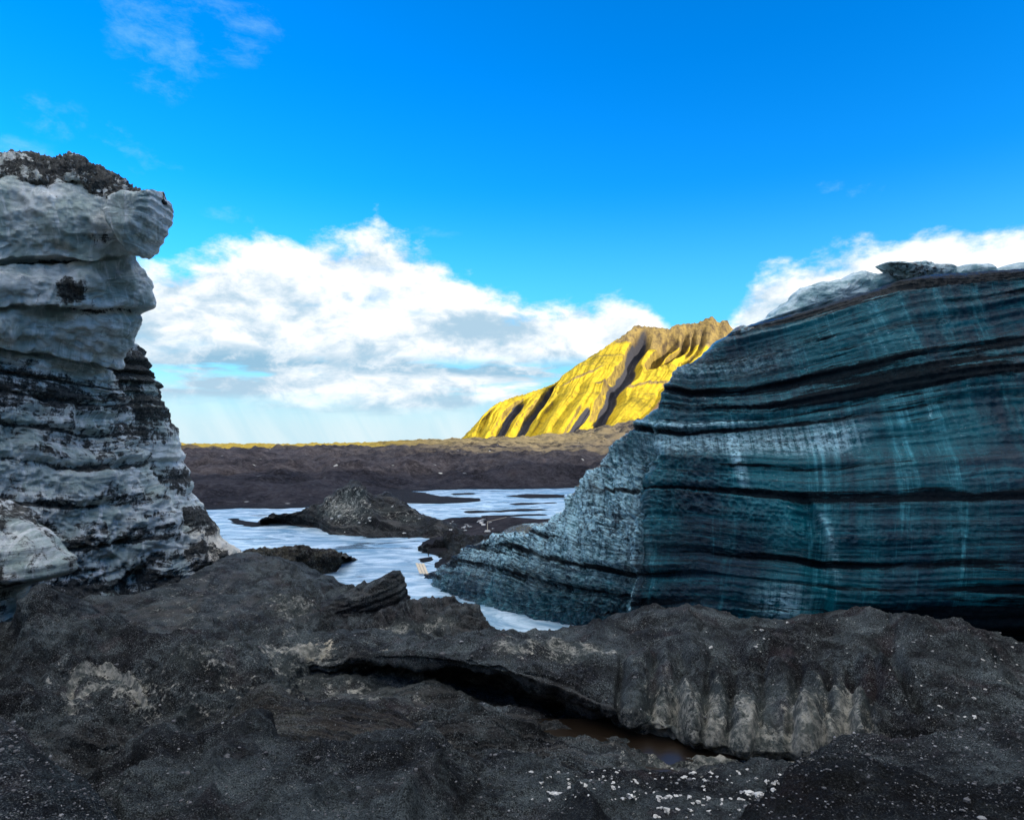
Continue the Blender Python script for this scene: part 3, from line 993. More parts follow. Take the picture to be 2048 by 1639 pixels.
# darker buttress that stands behind the front face
TB = [(258, 700, 690, 33.0, 35.0), (268, 699, 695, 32.0, 34.6), (288, 716, 715, 32.0, 34.6), (303, 738, 737, 31.8, 34.8), (313, 752, 755, 31.8, 34.9), (320, 790, 790, 31.8, 35), (340, 830, 825, 31.7, 35.2), (359, 880, 870, 31.6, 35.5),
      (371, 925, 915, 31.6, 36), (393, 985, 970, 31.5, 36.3), (420, 1035, 1030, 31.4, 36.8), (446, 1074, 1080, 31.2, 37.2), (486, 1110, 1130, 31, 37.6), (500, 1140, 1180, 31, 37.4)]
rowsB = wall_rows(TB, 110, 50, 60, 90, 1.6, 1.5)
Vb, tB = loft(rowsB, [8, 14, 16, 14, 22, 24, 26, 26, 30, 28, 24, 20, 10])
nB = facing(Vb)
T = tB[:, None] * np.ones((1, Vb.shape[1]))
along = np.cumsum(np.linalg.norm(np.diff(Vb, axis=1, prepend=Vb[:, :1]), axis=-1), axis=1)
zz = Vb[..., 2] + 0.3 * fbm(Vb[..., 0] * .3, Vb[..., 1] * .3, 0.0, 3)
saw = (zz * 1.9) % 1.0
d = smooth(T, 6, 3.5) * (smooth(saw, 0.0, 0.2) * (1 - saw) - 0.3) * 0.45
d += perlin(along * .1, zz * 1.5, 2.0) * .22 + perlin(along * .2, zz * 4.5, 7.0) * .10 + fbm(Vb[..., 0], Vb[..., 1], Vb[..., 2], 4) * .18
soot = 0.75 - 0.42 * gauss(T, 7.6, 0.9) - 0.30 * gauss(T, 9.2, .4) - smooth(T, 10.2, 11.4) * 0.35 + .3 * perlin(along * .1, zz * 1.1, 1.0)
Vb = Vb + nB * d[..., None]
pxB, pyB = PX(Vb)
grid_mesh('ice_buttress', Vb, M_GREY, {'strat': zz * 0.75, 'along': along, 'soot': soot, 'warm': smooth(T, 9.4, 11.0) * 0.75}, left_wall)  # buttress foot gets the same painted sunlight
left_wall.children[-1]['label'] = 'darker stepped buttress at the right foot of the wall'

# rough black crust of ash on top
crest = [(-330, 300), (-120, 305), (0, 311), (60, 315), (110, 322), (150, 316), (178, 334), (200, 343), (232, 360), (262, 382), (285, 389), (300, 394), (306, 386), (318, 396), (330, 390)]
nsC = 330
cx = np.linspace(-330, 331, nsC)
cy = pchip(*zip(*crest), cx)
rowsC = [P(cx, cy + 30, 40), P(cx, cy + 8, 31), P(cx, cy + 1, 28.5), P(cx, cy + 10 + 6 * smooth(cx, 330, 150), 27.3),
         P(cx, cy + np.interp(cx, [-330, 60, 200, 331], [48, 42, 42, 10]), np.interp(cx, [-330, 331], [24.4, 27.6])), P(cx, cy + np.interp(cx, [-330, 60, 200, 331], [60, 56, 60, 16]), np.interp(cx, [-330, 331], [24.6, 27.9]))]
Vc, tC = loft(rowsC, [8, 14, 24, 40, 10])
nC = facing(Vc)
d = ridged(Vc[..., 0] * 1.3, Vc[..., 1] * 0.9, Vc[..., 2] * 1.3, 4, 0.6) * 0.22 - 0.20 + ridged(Vc[..., 0] * .45, Vc[..., 1] * .4, Vc[..., 2] * .4, 2) * 0.22 - .18
Vc = Vc + nC * d[..., None]
along = cx[None, :] * 0.02 * np.ones(Vc.shape[:2])
grid_mesh('ash_crust', Vc, M_GREY, {'strat': Vc[..., 2] * .5, 'along': along, 'soot': 0.66 + 0.25 * perlin(Vc[..., 0] * .5, Vc[..., 2], 1.0), 'warm': 0.25}, left_wall)


def blob(name, outline, Yc, thick, mat, parent=None, rough=0.1, freq=1.0, nth=120, nph=60, attrs=None, power=1.0, tilt=0.0, lay=0.0, soot=0.0, layf=4.0, back=1.0, sm=2, flat=0.75, dip=0.0):
    """a closed boulder-like body with the given outline (px, py) at Yc metres and real thickness"""
    o = np.array(outline, float)
    W = P(o[:, 0], o[:, 1], Yc)
    seg = np.linalg.norm(np.roll(W, -1, 0) - W, axis=1)
    cum = np.concatenate([[0], np.cumsum(seg)])
    q = np.linspace(0, cum[-1], nth, endpoint=False)
    Wc = np.concatenate([W, W[:1]])
    ring = np.stack([np.interp(q, cum, Wc[:, i]) for i in range(3)], -1)
    for _ in range(sm):
        ring = 0.25 * np.roll(ring, 1, 0) + 0.5 * ring + 0.25 * np.roll(ring, -1, 0)
    c = ring.mean(0)
    ph = np.linspace(0.0, math.pi, nph)
    rad = np.sin(ph) ** flat
    dep = np.cos(ph)
    V = c + (ring - c)[None] * rad[:, None, None]
    V[..., 1] -= (dep * thick)[:, None] * np.where(dep > 0, 1, back)[:, None]
    V[..., 1] += (V[..., 2] - c[2]) * tilt
    n = V - c
    n /= np.linalg.norm(n, axis=-1, keepdims=True) + 1e-6
    d = fbm(V[..., 0] * freq, V[..., 1] * freq, V[..., 2] * freq, 5) * rough
    if lay:
        zl = V[..., 2] + dip * V[..., 0]
        d += perlin(V[..., 0] * .2, V[..., 1] * .2, zl * layf) * lay + perlin(V[..., 0] * .3, 1.0, zl * layf * 2.7) * lay * .5
    V = V + n * d[..., None]
    at = {'chip': 0.5, 'strat': V[..., 2], 'along': V[..., 0], 'soot': soot, 'warm': 0.0, 'ice': 0.3, 'face': 1.0, 'band': 0.2, 'frost_glint': 0.2}
    at.update(attrs or {})
    ob = grid_mesh(name, V, mat, at, parent, wrap=True)
    return ob


blob('overhang_block', [(238, 404), (262, 398), (280, 395), (296, 398), (306, 394), (312, 398), (325, 390), (326, 400), (322, 404), (326, 412), (320, 420), (324, 430), (316, 440), (317, 452), (306, 462), (303, 476), (292, 486), (286, 502), (272, 512), (262, 498), (243, 478), (232, 440)],
     27.2, 1.3, M_GREY, left_wall, rough=0.10, freq=1.8, soot=0.15, lay=0.03, layf=3.0, sm=0, flat=0.32, nth=200, nph=100)
blob('ice_lobe', [(-60, 1000), (0, 990), (40, 1030), (85, 1072), (110, 1100), (128, 1135), (124, 1150), (90, 1160), (40, 1175), (30, 1240), (-40, 1290), (-220, 1280), (-180, 1040)],
     19.4, 1.6, M_GREY, left_wall, rough=0.18, freq=0.8, nth=160, nph=90, lay=0.16, layf=2.6, soot=0.50)

# ------------------------------------------------------------------ the dark blue ice wall on the right
right_wall = empty('ice_wall', (9.0, 27.0, 0.0))
tag(right_wall, 'huge dark blue wet ice wall with black ash bands on the right', 'ice wall')
cb = [780, 820, 880, 960, 1060, 1160, 1200, 1280, 1340, 1400, 1560, 1700, 1860, 2048, 2300, 2750]
NSR = 800
sb = np.concatenate([np.linspace(780, 2060, NSR - 60, endpoint=False), np.linspace(2060, 2750, 60)])
Yb = pchip(cb, [43.5, 41, 37.5, 34, 30.8, 28.8, 28.2, 27, 26.5, 26, 25, 24.3, 23.5, 22.5, 21.5, 20], sb)
topx = pchip(cb, [800, 850, 900, 985, 1095, 1205, 1252, 1325, 1392, 1470, 1620, 1760, 1890, 2060, 2300, 2750], sb)
topy = pchip([800, 850, 900, 940, 985, 1050, 1095, 1130, 1168, 1205, 1212, 1262, 1270, 1325, 1330, 1392, 1470, 1510, 1620, 1690, 1760, 1820, 1890, 1960, 2060, 2300, 2750],
             [1162, 1150, 1124, 1092, 1074, 1068, 1036, 990, 950, 915, 898, 862, 852, 806, 776, 716, 664, 650, 624, 606, 588, 566, 554, 546, 534, 480, 330], topx)
topY = Yb + pchip(cb, [0.8, 1.2, 1.8, 3, 3.5, 4.2, 4.4, 4.8, 5, 5.2, 5.5, 5.6, 5.8, 6, 6, 6], sb)
Bz = -0.5
basepy = HOR + (CAMZ - Bz) / Yb * F


def mixrow(f, fwd):
    px = sb * (1 - f) + topx * f
    py = basepy * (1 - f) + topy * f
    Yv = Yb * (1 - f) + topY * f - fwd
    return P(px, py, Yv)


und = np.interp(sb, [780, 1050, 1150, 1240, 1275, 1300, 1600, 1700, 2100, 2750], [0.1, 0.1, 1.0, 1.6, 1.0, 0.4, 0.5, 1.6, 2.0, 2.0])
topP = P(topx, topy, topY)
bk1 = topP + np.array([0.8, 3.5, -0.3])
bk2 = topP * 1.0 + np.array([2, 16, 0]); bk2[:, 2] = np.maximum(topP[:, 2] * 0.75, 0.2) - 0.6
bk3 = topP + np.array([2, 17, 0]); bk3[:, 2] = -0.8
bulge = np.interp(sb, [780, 900, 1200, 2750], [0.2, 0.5, 1.0, 1.3])
rowsR = [bk3, bk2, bk1, topP, mixrow(0.85, bulge * 0.45), mixrow(0.62, bulge * 0.95), mixrow(0.40, bulge * 1.0), mixrow(0.20, bulge * 0.6 - und * 0.25), mixrow(0.09, bulge * 0.3 - und * 0.9), mixrow(0.0, -und * 1.15)]
Vr, tR = loft(rowsR, [3, 5, 8, 54, 80, 76, 70, 40, 28])
nR = facing(Vr)
T = tR[:, None] * np.ones((1, NSR))
pxR, pyR = PX(Vr)
along = np.cumsum(np.linalg.norm(np.diff(Vr, axis=1, prepend=Vr[:, :1]), axis=-1), axis=1)
LINES = [(0.0, [(700, 640), (1480, 640), (1800, 560), (2048, 525), (2750, 330)]),
         (1.0, [(700, 735), (1382, 718), (1457, 712), (1573, 683), (1697, 654), (1821, 621), (2048, 575), (2750, 420)]),
         (2.0, [(700, 780), (1320, 774), (1386, 788), (1490, 782), (1614, 753), (1780, 728), (1904, 704), (2048, 670), (2750, 560)]),
         (2.5, [(700, 815), (1320, 811), (1386, 824), (1531, 820), (1655, 799), (1821, 770), (2048, 738), (2750, 650)]),
         (3.0, [(700, 830), (1200, 850), (1266, 853), (1366, 871), (1465, 867), (1552, 855), (1676, 836), (1738, 820), (1904, 799), (2048, 788), (2750, 730)]),
         (4.5, [(700, 930), (1100, 965), (1289, 980), (1415, 987), (1605, 1000), (1748, 999), (2048, 997), (2750, 990)]),
         (6.0, [(700, 1030), (1000, 1055), (1108, 1076), (1176, 1089), (1268, 1110), (1400, 1106), (1558, 1122), (1653, 1135), (1780, 1138), (2048, 1135), (2750, 1140)]),
         (8.0, [(700, 1150), (1000, 1230), (1250, 1290), (1500, 1300), (2048, 1320), (2750, 1350)]),
         (9.0, [(700, 1250), (2750, 1480)])]
Q = np.zeros_like(pxR)
lp = [(q, np.interp(pxR, *zip(*pts))) for q, pts in LINES]
for (q0, y0), (q1, y1) in zip(lp[:-1], lp[1:]):
    f = (pyR - y0) / np.maximum(y1 - y0, 1)
    Q = np.where(pyR >= y0, q0 + (q1 - q0) * np.clip(f, 0, 1.0), Q)
Q = np.where(pyR < lp[0][1], (pyR - lp[0][1]) / 80.0, Q)
Qw = Q + 0.07 * fbm(along * 0.14, Q * 0.9, 1.0, 4)
d = np.zeros_like(Q)
band = np.zeros_like(Q)
for q0, a, w, bw, bs in [(0.35, .10, .06, .10, .5), (1.0, .28, .09, .16, .75), (1.5, .08, .05, .05, .3), (2.0, .34, .07, .12, .85), (2.25, .15, .05, .05, .55), (2.5, .34, .06, .10, .9), (2.75, .16, .05, .06, .5), (3.0, .24, .07, .05, .85),
                         (3.6, .06, .06, .05, .35), (3.9, .06, .06, .06, .4), (4.5, .22, .10, .13, .95), (4.9, .06, .05, .05, .3), (5.4, .08, .07, .08, .35), (5.9, .12, .10, .14, .75), (6.4, .25, .12, .16, .8), (7.0, .15, .1, .22, .7)]:
    md = np.clip(0.55 + 0.9 * perlin(along * 0.16, q0 * 7.7, 2.0), 0.05, 1.4) * (0.28 + 0.55 * smooth(pxR, 1520, 1330))
    bw = bw * np.clip(1.0 + 1.1 * perlin(along * 0.11, q0 * 5.1, 4.0), 0.35, 1.8)
    d += md * (-a * gauss(Qw, q0 + w * 0.3, w * 0.7) + a * 0.75 * gauss(Qw, q0 - w * 1.5, w * 1.2))
    band += bs * gauss(Qw, q0 + 0.02, bw) * np.clip(0.75 + 0.8 * perlin(along * 0.10, q0 * 3.3, 9.0), 0.1, 1.2)
band += smooth(Qw, 6.2, 7.4) * smooth(pxR, 1600, 1760) * 0.8 + smooth(Qw, 0.75, 0.1) * 0.45
d += perlin(along * .06, Qw * 3.0, 4.0) * .16 + perlin(along * .14, Qw * 9.0, 2.0) * .07 + perlin(along * .3, Qw * 24.0, 6.0) * .03
# broad swells and scoops
d += fbm(along * 0.10, Q * 0.35, 8.0, 3) * 0.45
kx = np.interp(pyR, [860, 930, 1000, 1100, 1180, 1260], [1322, 1308, 1290, 1275, 1266, 1258]) + 16 * fbm(pyR * 0.018, 3.3, 1.0, 4)
kink = smooth(pxR, kx - 14, kx + 14) * smooth(pyR, 860, 930)
d += (kink - 0.5) * 0.75 * smooth(pyR, 850, 930)
kx2 = np.interp(pyR, [980, 1050, 1100, 1170, 1240], [1600, 1635, 1650, 1655, 1640])
d -= smooth(pxR, kx2 - 60, kx2) * (1 - smooth(pxR, kx2, kx2 + 12)) * smooth(pyR, 985, 1040) * 0.55
# slanting flutes on the left end
fl = smooth(pxR, 1330, 1240) * smooth(pyR, 840, 960)
flc = along * 0.55 + (1150 - pyR) * 0.0042
d += fl * ((ridged(flc, Q * 0.15, 3.0, 3) - 0.7) * 0.36 + (ridged(flc * 3.1, Q * 1.1, 3.0, 3) - 0.7) * 0.12)
# sun-cupped flakes
flake = ridged(along * 2.6 - Q * 2.2, Q * 5.5 + along * 0.5, 2.0, 3, 0.6) - 0.6
fzone = np.clip(0.35 + 0.9 * fbm(along * 0.15, Q * 0.7, 12.0, 3) + fl * 0.5 + gauss(Q, 3.3, .35) * .5 + gauss(Q, 1.4, .4) * .3, 0.05, 1.2)
d += flake * 0.12 * fzone * (0.3 + 0.7 * smooth(pxR, 1750, 1350))
d += fbm(Vr[..., 0] * 3.5, Vr[..., 1] * 3.5, Vr[..., 2] * 3.5, 3) * (0.02 + 0.03 * smooth(pxR, 1500, 1300))
frost_glint = fl * 0.85 * smooth(pyR, 1190, 1060) + fl * .25 + gauss(Qw, 3.35, 0.28) * smooth(pxR, 1250, 1330) * smooth(pxR, 1780, 1650) * 0.9 + gauss(Qw, 1.35, .3) * smooth(pxR, 1700, 1420) * .5  # frost with painted glints on flutes, ledges and corner edges
frost_glint += gauss(Qw, 2.85, .1) * smooth(pxR, 1560, 1440) * .6 + gauss(pxR, 1468 + (pyR - 900) * .28, 12) * gauss(pyR, 930, 60) * .8
frost_glint += gauss(pxR, kx + 2, 7) * smooth(pyR, 880, 960) * 0.9 + gauss(pxR, kx2 + 14, 14) * smooth(pyR, 1000, 1040) * smooth(pyR, 1200, 1130) * .35
frost_glint += gauss(pxR, 1560, 60) * gauss(pyR, 1205, 40) * .6
frost_glint -= 0.1
chip = np.clip(fl * 0.9 + gauss(Q, 3.35, .3) * smooth(pxR, 1760, 1500) * .8 + gauss(Q, 1.5, .6) * smooth(pxR, 1750, 1450) * .7 + 0.25 * fbm(along * .2, Q, 3.0, 3) + smooth(pxR, 1500, 1350) * .35 + 0.08, 0.05, 1)
band -= gauss(pxR, 1480, 190) * gauss(pyR, 1040, 45) * .25 + smooth(pxR, 1640, 1700) * gauss(pyR, 1065, 45) * .25 + gauss(pxR, 1830, 130) * gauss(pyR, 640, 35) * .3
band += smooth(pxR, 1500, 1750) * gauss(Qw, 2.3, .5) * .35 + smooth(pxR, 1500, 1900) * gauss(Qw, .2, .35) * .4
toe = smooth(along, 9.0, 2.0)
onface = smooth(T, 2.2, 3.2)
d = d * (0.25 + 0.75 * onface) * (1 - 0.6 * toe)
band = band + toe * 0.55 + smooth(pxR, 1010, 900) * gauss(pyR, 1085, 40) * .5 + (1 - onface) * 0.4
Vr = Vr + nR * d[..., None]
grid_mesh('ice_face', Vr, M_BLUE, {'strat': Qw, 'along': along, 'band': band, 'frost_glint': frost_glint, 'chip': chip}, right_wall)

# pale fins and domes of ice behind the crest of the wall
fins = [('ice_fin', [(1508, 648), (1530, 636), (1570, 604), (1600, 578), (1640, 566), (1680, 560), (1700, 549), (1726, 544), (1745, 550), (1790, 548), (1812, 558), (1790, 590), (1700, 625), (1600, 640), (1540, 652)], 33.5, 1.2, 0.30,
         'long pale blue-white ice fin lying along the crest of the dark blue wall', .16),
        ('ice_fin', [(1760, 529), (1775, 526), (1800, 531), (1835, 526), (1860, 530), (1905, 536), (1918, 548), (1880, 572), (1830, 575), (1800, 558), (1780, 545)], 32.5, 1.0, 0.52,
         'dark-flecked ice fin with a pointed beak standing on the wall crest', .14),
        ('ice_dome', [(1905, 546), (1914, 533), (1930, 530), (1962, 531), (1980, 538), (1986, 550), (1970, 570), (1910, 572)], 32.0, 1.0, 0.0, 'small smooth pale ice dome on the crest between two others', .05),
        ('ice_dome', [(1978, 550), (1990, 538), (2015, 530), (2060, 526), (2130, 527), (2150, 545), (2100, 570), (1990, 575)], 31.5, 1.2, 0.05, 'wider pale ice dome on the crest at the right edge of the picture', .06),
        ('ice_hump', [(1462, 664), (1472, 655), (1481, 651), (1488, 656), (1502, 653), (1514, 656), (1525, 662), (1500, 680), (1470, 680)], 31.5, 0.7, 0.6, 'small dark ice hump at the left end of the wall crest beside the mountain', .06)]
for nm, ol, Yc, th, so, lab, rg in fins:
    tag(blob(nm, ol, Yc, th, M_PALE, None, rough=rg, freq=1.6, nth=170, nph=70, soot=so), lab, 'ice')

# ------------------------------------------------------------------ mound, banks, ledges and heaps
def heap(name, rows, segs, ns, mat, label, cat, disp=(0.12, 0.8), fine=(0.03, 5.0), lay=None, ice=None, ends=(0.0, 0.0), hook=None, face=None, ridge_=0.0, cream=None):
    R = [row(r, ns) if not isinstance(r, np.ndarray) else r for r in rows]
    V, t = loft(R, segs)
    n = facing(V)
    T = t[:, None] * np.ones((1, ns))
    al = np.cumsum(np.linalg.norm(np.diff(V, axis=1, prepend=V[:, :1]), axis=-1), axis=1)
    px, py = PX(V)
    d = fbm(V[..., 0] * disp[1], V[..., 1] * disp[1], V[..., 2] * disp[1], 5) * disp[0]
    d += fbm(V[..., 0] * fine[1], V[..., 1] * fine[1], V[..., 2] * fine[1], 4, 0.6) * fine[0]
    if ridge_:
        d += (ridged(V[..., 0] * disp[1] * 1.7, V[..., 1] * disp[1] * 1.7, V[..., 2] * disp[1] * 1.7, 4) - 0.8) * ridge_
    at = {'cream': 0.0, 'ice': 0.0, 'face': 0.0, 'along': al, 'strat': T}
    if lay:
        amp, dens, dipx = lay
        q = (V[..., 2] + dipx * V[..., 0]) * dens if dipx != 'T' else T * dens
        q = q + 0.35 * fbm(V[..., 0] * .3, V[..., 1] * .3, 0.0, 3)
        fc = face(px, py, T) if face else 1.0
        d += fc * (perlin(al * .15, q, 2.0) * amp + perlin(al * .3, q * 2.9, 5.0) * amp * .5)
        at['strat'] = q * 0.35
        at['face'] = fc * np.ones_like(d)
    if ice is not None:
        at['ice'] = ice(px, py, T)
    if hook is not None:
        d = d + hook(px, py, T, V, al)
    if cream is not None:
        at['cream'] = cream(px, py)
    V = V + n * d[..., None]
    s = np.linspace(0, 1, ns)
    if ends[0]: V[..., 2] -= (ends[0] * (1 - smooth(s, 0, 0.12)))[None]
    if ends[1]: V[..., 2] -= (ends[1] * smooth(s, 0.88, 1))[None]
    o = grid_mesh(name, V, mat, at)
    tag(o, label, cat)
    return o, V


def shifted(pts, dpy, dY, absz=None):
    out = []
    for x, y, Yv in pts:
        Y2 = Yv + dY
        if absz is not None:
            out.append((1024 + (x - 1024) * Yv / Y2, HOR + (CAMZ - absz) / Y2 * F, Y2))
        else:
            out.append((x, y + dpy, Y2))
    return out


SURF = {}


def crests(px, py, lines, w=38.0):
    """sharp-edged ridges of ash along the given lines"""
    out = np.zeros_like(px)
    for amp, ln in lines:
        dmin = np.full_like(px, 1e9)
        for (a, b), (c, d) in zip(ln[:-1], ln[1:]):
            ex, ey = c - a, d - b
            t = np.clip(((px - a) * ex + (py - b) * ey) / (ex * ex + ey * ey), 0, 1)
            dmin = np.minimum(dmin, np.hypot(px - a - t * ex, (py - b - t * ey) * 1.4))
        dmin = dmin + 9 * perlin(px * 0.02, py * 0.02, 3.0)
        out += amp * np.exp(-np.maximum(dmin, 0) / w)
    return out


# island mound in the river
sky_m = [(520, 1040, 67), (545, 1030, 67), (575, 1027, 67), (600, 1022, 66.5), (640, 1011, 66.5), (668, 988, 66.5), (690, 972, 66.5), (703, 962, 66.5), (714, 963, 66.5), (732, 977, 66.5), (748, 990, 66), (772, 984, 66), (800, 1000, 65.5),
         (820, 1018, 65), (850, 1034, 64.5), (900, 1046, 64), (960, 1054, 63), (1020, 1062, 61)]
wl = [(520, 1046, 69.5), (575, 1047, 68), (640, 1055, 65), (665, 1068, 60.8), (760, 1073, 59), (870, 1076, 58), (1020, 1083, 56)]
wl2 = shifted(wl, 8, -0.8)
mid_m = [(520, 1043, 68.5), (575, 1036, 67.5), (640, 1030, 65), (690, 1018, 63.5), (745, 1030, 62.5), (820, 1046, 61.5), (900, 1058, 61), (1020, 1072, 58.5)]
_, SURF['mound'] = heap('ash_mound', [shifted(sky_m, 0, 11, -0.7), shifted(sky_m, 14, 5), sky_m, mid_m, wl, wl2], [6, 10, 40, 40, 8], 330, M_MOUND,
     'pointed black ash mound with pale ice patches standing in the river', 'ash mound', hook=lambda px, py, T, V, al: crests(px, py, [(1.0, [(706, 964), (720, 1010), (760, 1060)]), (.7, [(706, 964), (670, 1010), (655, 1050)]), (.6, [(770, 986), (810, 1030), (880, 1060)])], 14) * smooth(T, 2.1, 2.6), disp=(0.26, 0.32), fine=(0.07, 1.8), lay=(0.25, 1.1, 0.15),
     ice=lambda px, py, T: gauss(px, 690, 55) * gauss(py, 1015, 36) * .9 + gauss(px, 800, 60) * gauss(py, 1035, 14) * .5, ridge_=0.14)

# brown bank that juts into the river
tb = [(470, 1118, 41), (500, 1100, 42), (540, 1098, 42), (575, 1093, 43), (600, 1092, 43), (640, 1098, 43), (668, 1100, 43), (681, 1110, 42.6)]
bb = [(470, 1150, 40), (540, 1150, 41), (600, 1140, 42.2), (640, 1141, 42.2), (670, 1135, 42.4), (684, 1120, 42.4)]
heap('river_bank', [shifted(tb, 0, 7, -0.6), tb, [(470, 1132, 40.4), (600, 1112, 42.2), (660, 1112, 42), (684, 1114, 42)], bb, shifted(bb, 8, -0.1)], [8, 20, 22, 5], 130, M_ROCK,
     'low brown ash bank jutting into the river below the grey ice wall', 'river bank', disp=(0.18, 0.9), fine=(0.06, 3.5), ridge_=0.12)

# lump at the foot of the blue wall
tl = [(836, 1092, 52), (850, 1085, 52), (880, 1078, 52), (903, 1066, 52), (925, 1072, 51.5), (950, 1078, 51), (990, 1070, 50), (1050, 1062, 48), (1110, 1070, 46)]
bl = [(836, 1098, 51.5), (870, 1104, 50.5), (880, 1120, 47.5), (860, 1142, 44.5), (930, 1150, 43), (1110, 1160, 40)]
heap('ash_bank', [shifted(tl, 0, 8, -0.5), tl, [(836, 1096, 51.6), (862, 1090, 51.4), (900, 1092, 49.5), (930, 1100, 48), (1110, 1100, 44)], [(836, 1099, 51), (868, 1108, 50), (900, 1118, 47), (930, 1120, 46), (1110, 1130, 42)], bl], [6, 18, 14, 18], 140, M_MOUND,
     'dark ash bank with a black hollow at the far foot of the blue ice wall', 'ash bank', disp=(0.25, 0.7), fine=(0.08, 2.5), ridge_=0.2,
     hook=lambda px, py, T, V, al: -1.3 * gauss(px, 872, 22) * gauss(py, 1092, 9))

# grey dirty-ice slope below the left wall
tA = [(-600, 1250, 19.0), (-150, 1240, 20.0), (-50, 1228, 20.5), (130, 1212, 22.5), (250, 1192, 25), (400, 1146, 29.5), (490, 1110, 34), (560, 1118, 32), (610, 1150, 30), (640, 1176, 28), (700, 1180, 27), (780, 1205, 26)]
fA = [(-600, 1370, 16), (-150, 1350, 17), (130, 1300, 18.5), (250, 1295, 19), (400, 1290, 20), (490, 1285, 21), (560, 1290, 21.5), (640, 1300, 21.5), (780, 1320, 21)]
mA = [(-600, 1300, 17.5), (-150, 1290, 18.4), (130, 1250, 20.2), (250, 1240, 21.8), (400, 1210, 24), (490, 1190, 26.5), (560, 1190, 26), (640, 1222, 24.5), (780, 1250, 23)]
_, SURF['bank'] = heap('ice_slope', [shifted(tA, 0, 9, -0.4), tA, mA, fA, shifted(fA, 60, -0.2)], [6, 30, 40, 6], 420, M_BANK,
     'grey dirty ice slope with fine layers below the tall grey ice wall', 'ice slope', disp=(0.20, 0.6), fine=(0.04, 5.0), ridge_=0.04, lay=(0.14, 2.6, -0.09),
     ice=lambda px, py, T: gauss(px, 400, 160) * .35 + gauss(px, 590, 50) * gauss(py, 1215, 25) * .7, face=lambda px, py, T: smooth(px, 640, 500) * np.ones_like(px),
     hook=lambda px, py, T, V, al: -0.9 * gauss(px, 441, 9) * gauss(py, 1243, 8) + 0.25 * smooth(px, 480, 620) * (ridged(V[..., 0] * 1.2, V[..., 1] * 1.2, V[..., 2] * 1.2, 4) - .8))

# layered wedge
blob('ice_wedge', [(600, 1245), (640, 1205), (680, 1186), (715, 1172), (722, 1166), (730, 1171), (760, 1156), (783, 1142), (796, 1146), (808, 1165), (814, 1190), (818, 1218), (808, 1240), (730, 1255), (650, 1262)], 25.0, 1.1, M_BANK, None,
     rough=0.12, freq=1.8, nth=220, nph=100, lay=0.16, layf=3.6, dip=-0.32, sm=0, flat=0.5, attrs={'ice': 0.12})
tag(bpy.data.objects['ice_wedge'], 'dark layered wedge of ice with a sharp raised tip beside the river', 'ice')

# dark mound in front of the river channel
tD = [(660, 1262, 22), (735, 1246, 22), (760, 1236, 22), (800, 1216, 22.4), (850, 1200, 22.6), (890, 1194, 22.6), (930, 1203, 22.4), (960, 1236, 22.2), (1000, 1268, 22), (1050, 1284, 21.6), (1085, 1290, 21.2), (1120, 1300, 21)]
fD = [(660, 1310, 19.5), (800, 1312, 19.4), (900, 1312, 19.4), (1000, 1312, 19.5), (1120, 1330, 19.5)]
mD = [(660, 1280, 21.2), (760, 1262, 21), (830, 1240, 21), (890, 1238, 21), (960, 1256, 20.9), (1040, 1280, 20.6), (1120, 1312, 20.4)]
_, SURF['dmound'] = heap('ash_mound', [shifted(tD, 0, 6, -0.4), tD, mD, fD, shifted(fD, 40, -0.2)], [6, 24, 26, 4], 260, M_ASH_ICE,
     'rugged black ash mound with white ice streaks in front of the river channel', 'ash mound', disp=(0.20, 0.9), fine=(0.06, 3.5), ridge_=0.14, lay=(0.10, 2.2, 0.35),
     ice=lambda px, py, T: gauss(px, 800, 60) * gauss(py, 1262, 22) * .75 + gauss(px, 880, 40) * gauss(py, 1245, 16) * .6)

# left bank of dirty ice
L0 = [(-700, 1250, 15.5), (-150, 1232, 16.5), (-40, 1226, 17), (0, 1240, 17), (45, 1212, 17), (82, 1186, 17), (100, 1192, 17), (125, 1216, 17), (165, 1242, 17), (230, 1260, 17.4), (330, 1272, 17.8), (480, 1272, 18), (560, 1266, 18.2), (640, 1274, 18.2), (720, 1290, 18)]
L1 = [(-700, 1345, 13.5), (-150, 1330, 14.5), (0, 1300, 15), (85, 1290, 15.2), (230, 1318, 15), (480, 1312, 15.4), (640, 1306, 15.8), (720, 1318, 15.8)]
L2 = [(-700, 1480, 11.5), (-150, 1455, 12.5), (100, 1430, 12.9), (300, 1405, 13.1), (480, 1382, 13.5), (560, 1376, 14.0), (640, 1380, 15.2), (720, 1385, 16.5)]
L3 = [(-700, 1530, 11.0), (-150, 1505, 12.0), (100, 1488, 12.2), (300, 1462, 12.5), (480, 1432, 13.0), (560, 1424, 13.3), (640, 1425, 14.2), (720, 1425, 15.5)]
L4 = [(-700, 1550, 10.9), (-150, 1520, 11.9), (100, 1501, 12.1), (300, 1472, 12.4), (480, 1441, 12.9), (560, 1434, 13.4), (640, 1432, 14.3), (720, 1428, 15.6)]
L5 = [(-700, 1640, 10.0), (-150, 1600, 10.9), (100, 1578, 11.2), (300, 1540, 11.6), (480, 1490, 12.3), (560, 1480, 13.0), (640, 1475, 13.8), (720, 1465, 15.0)]


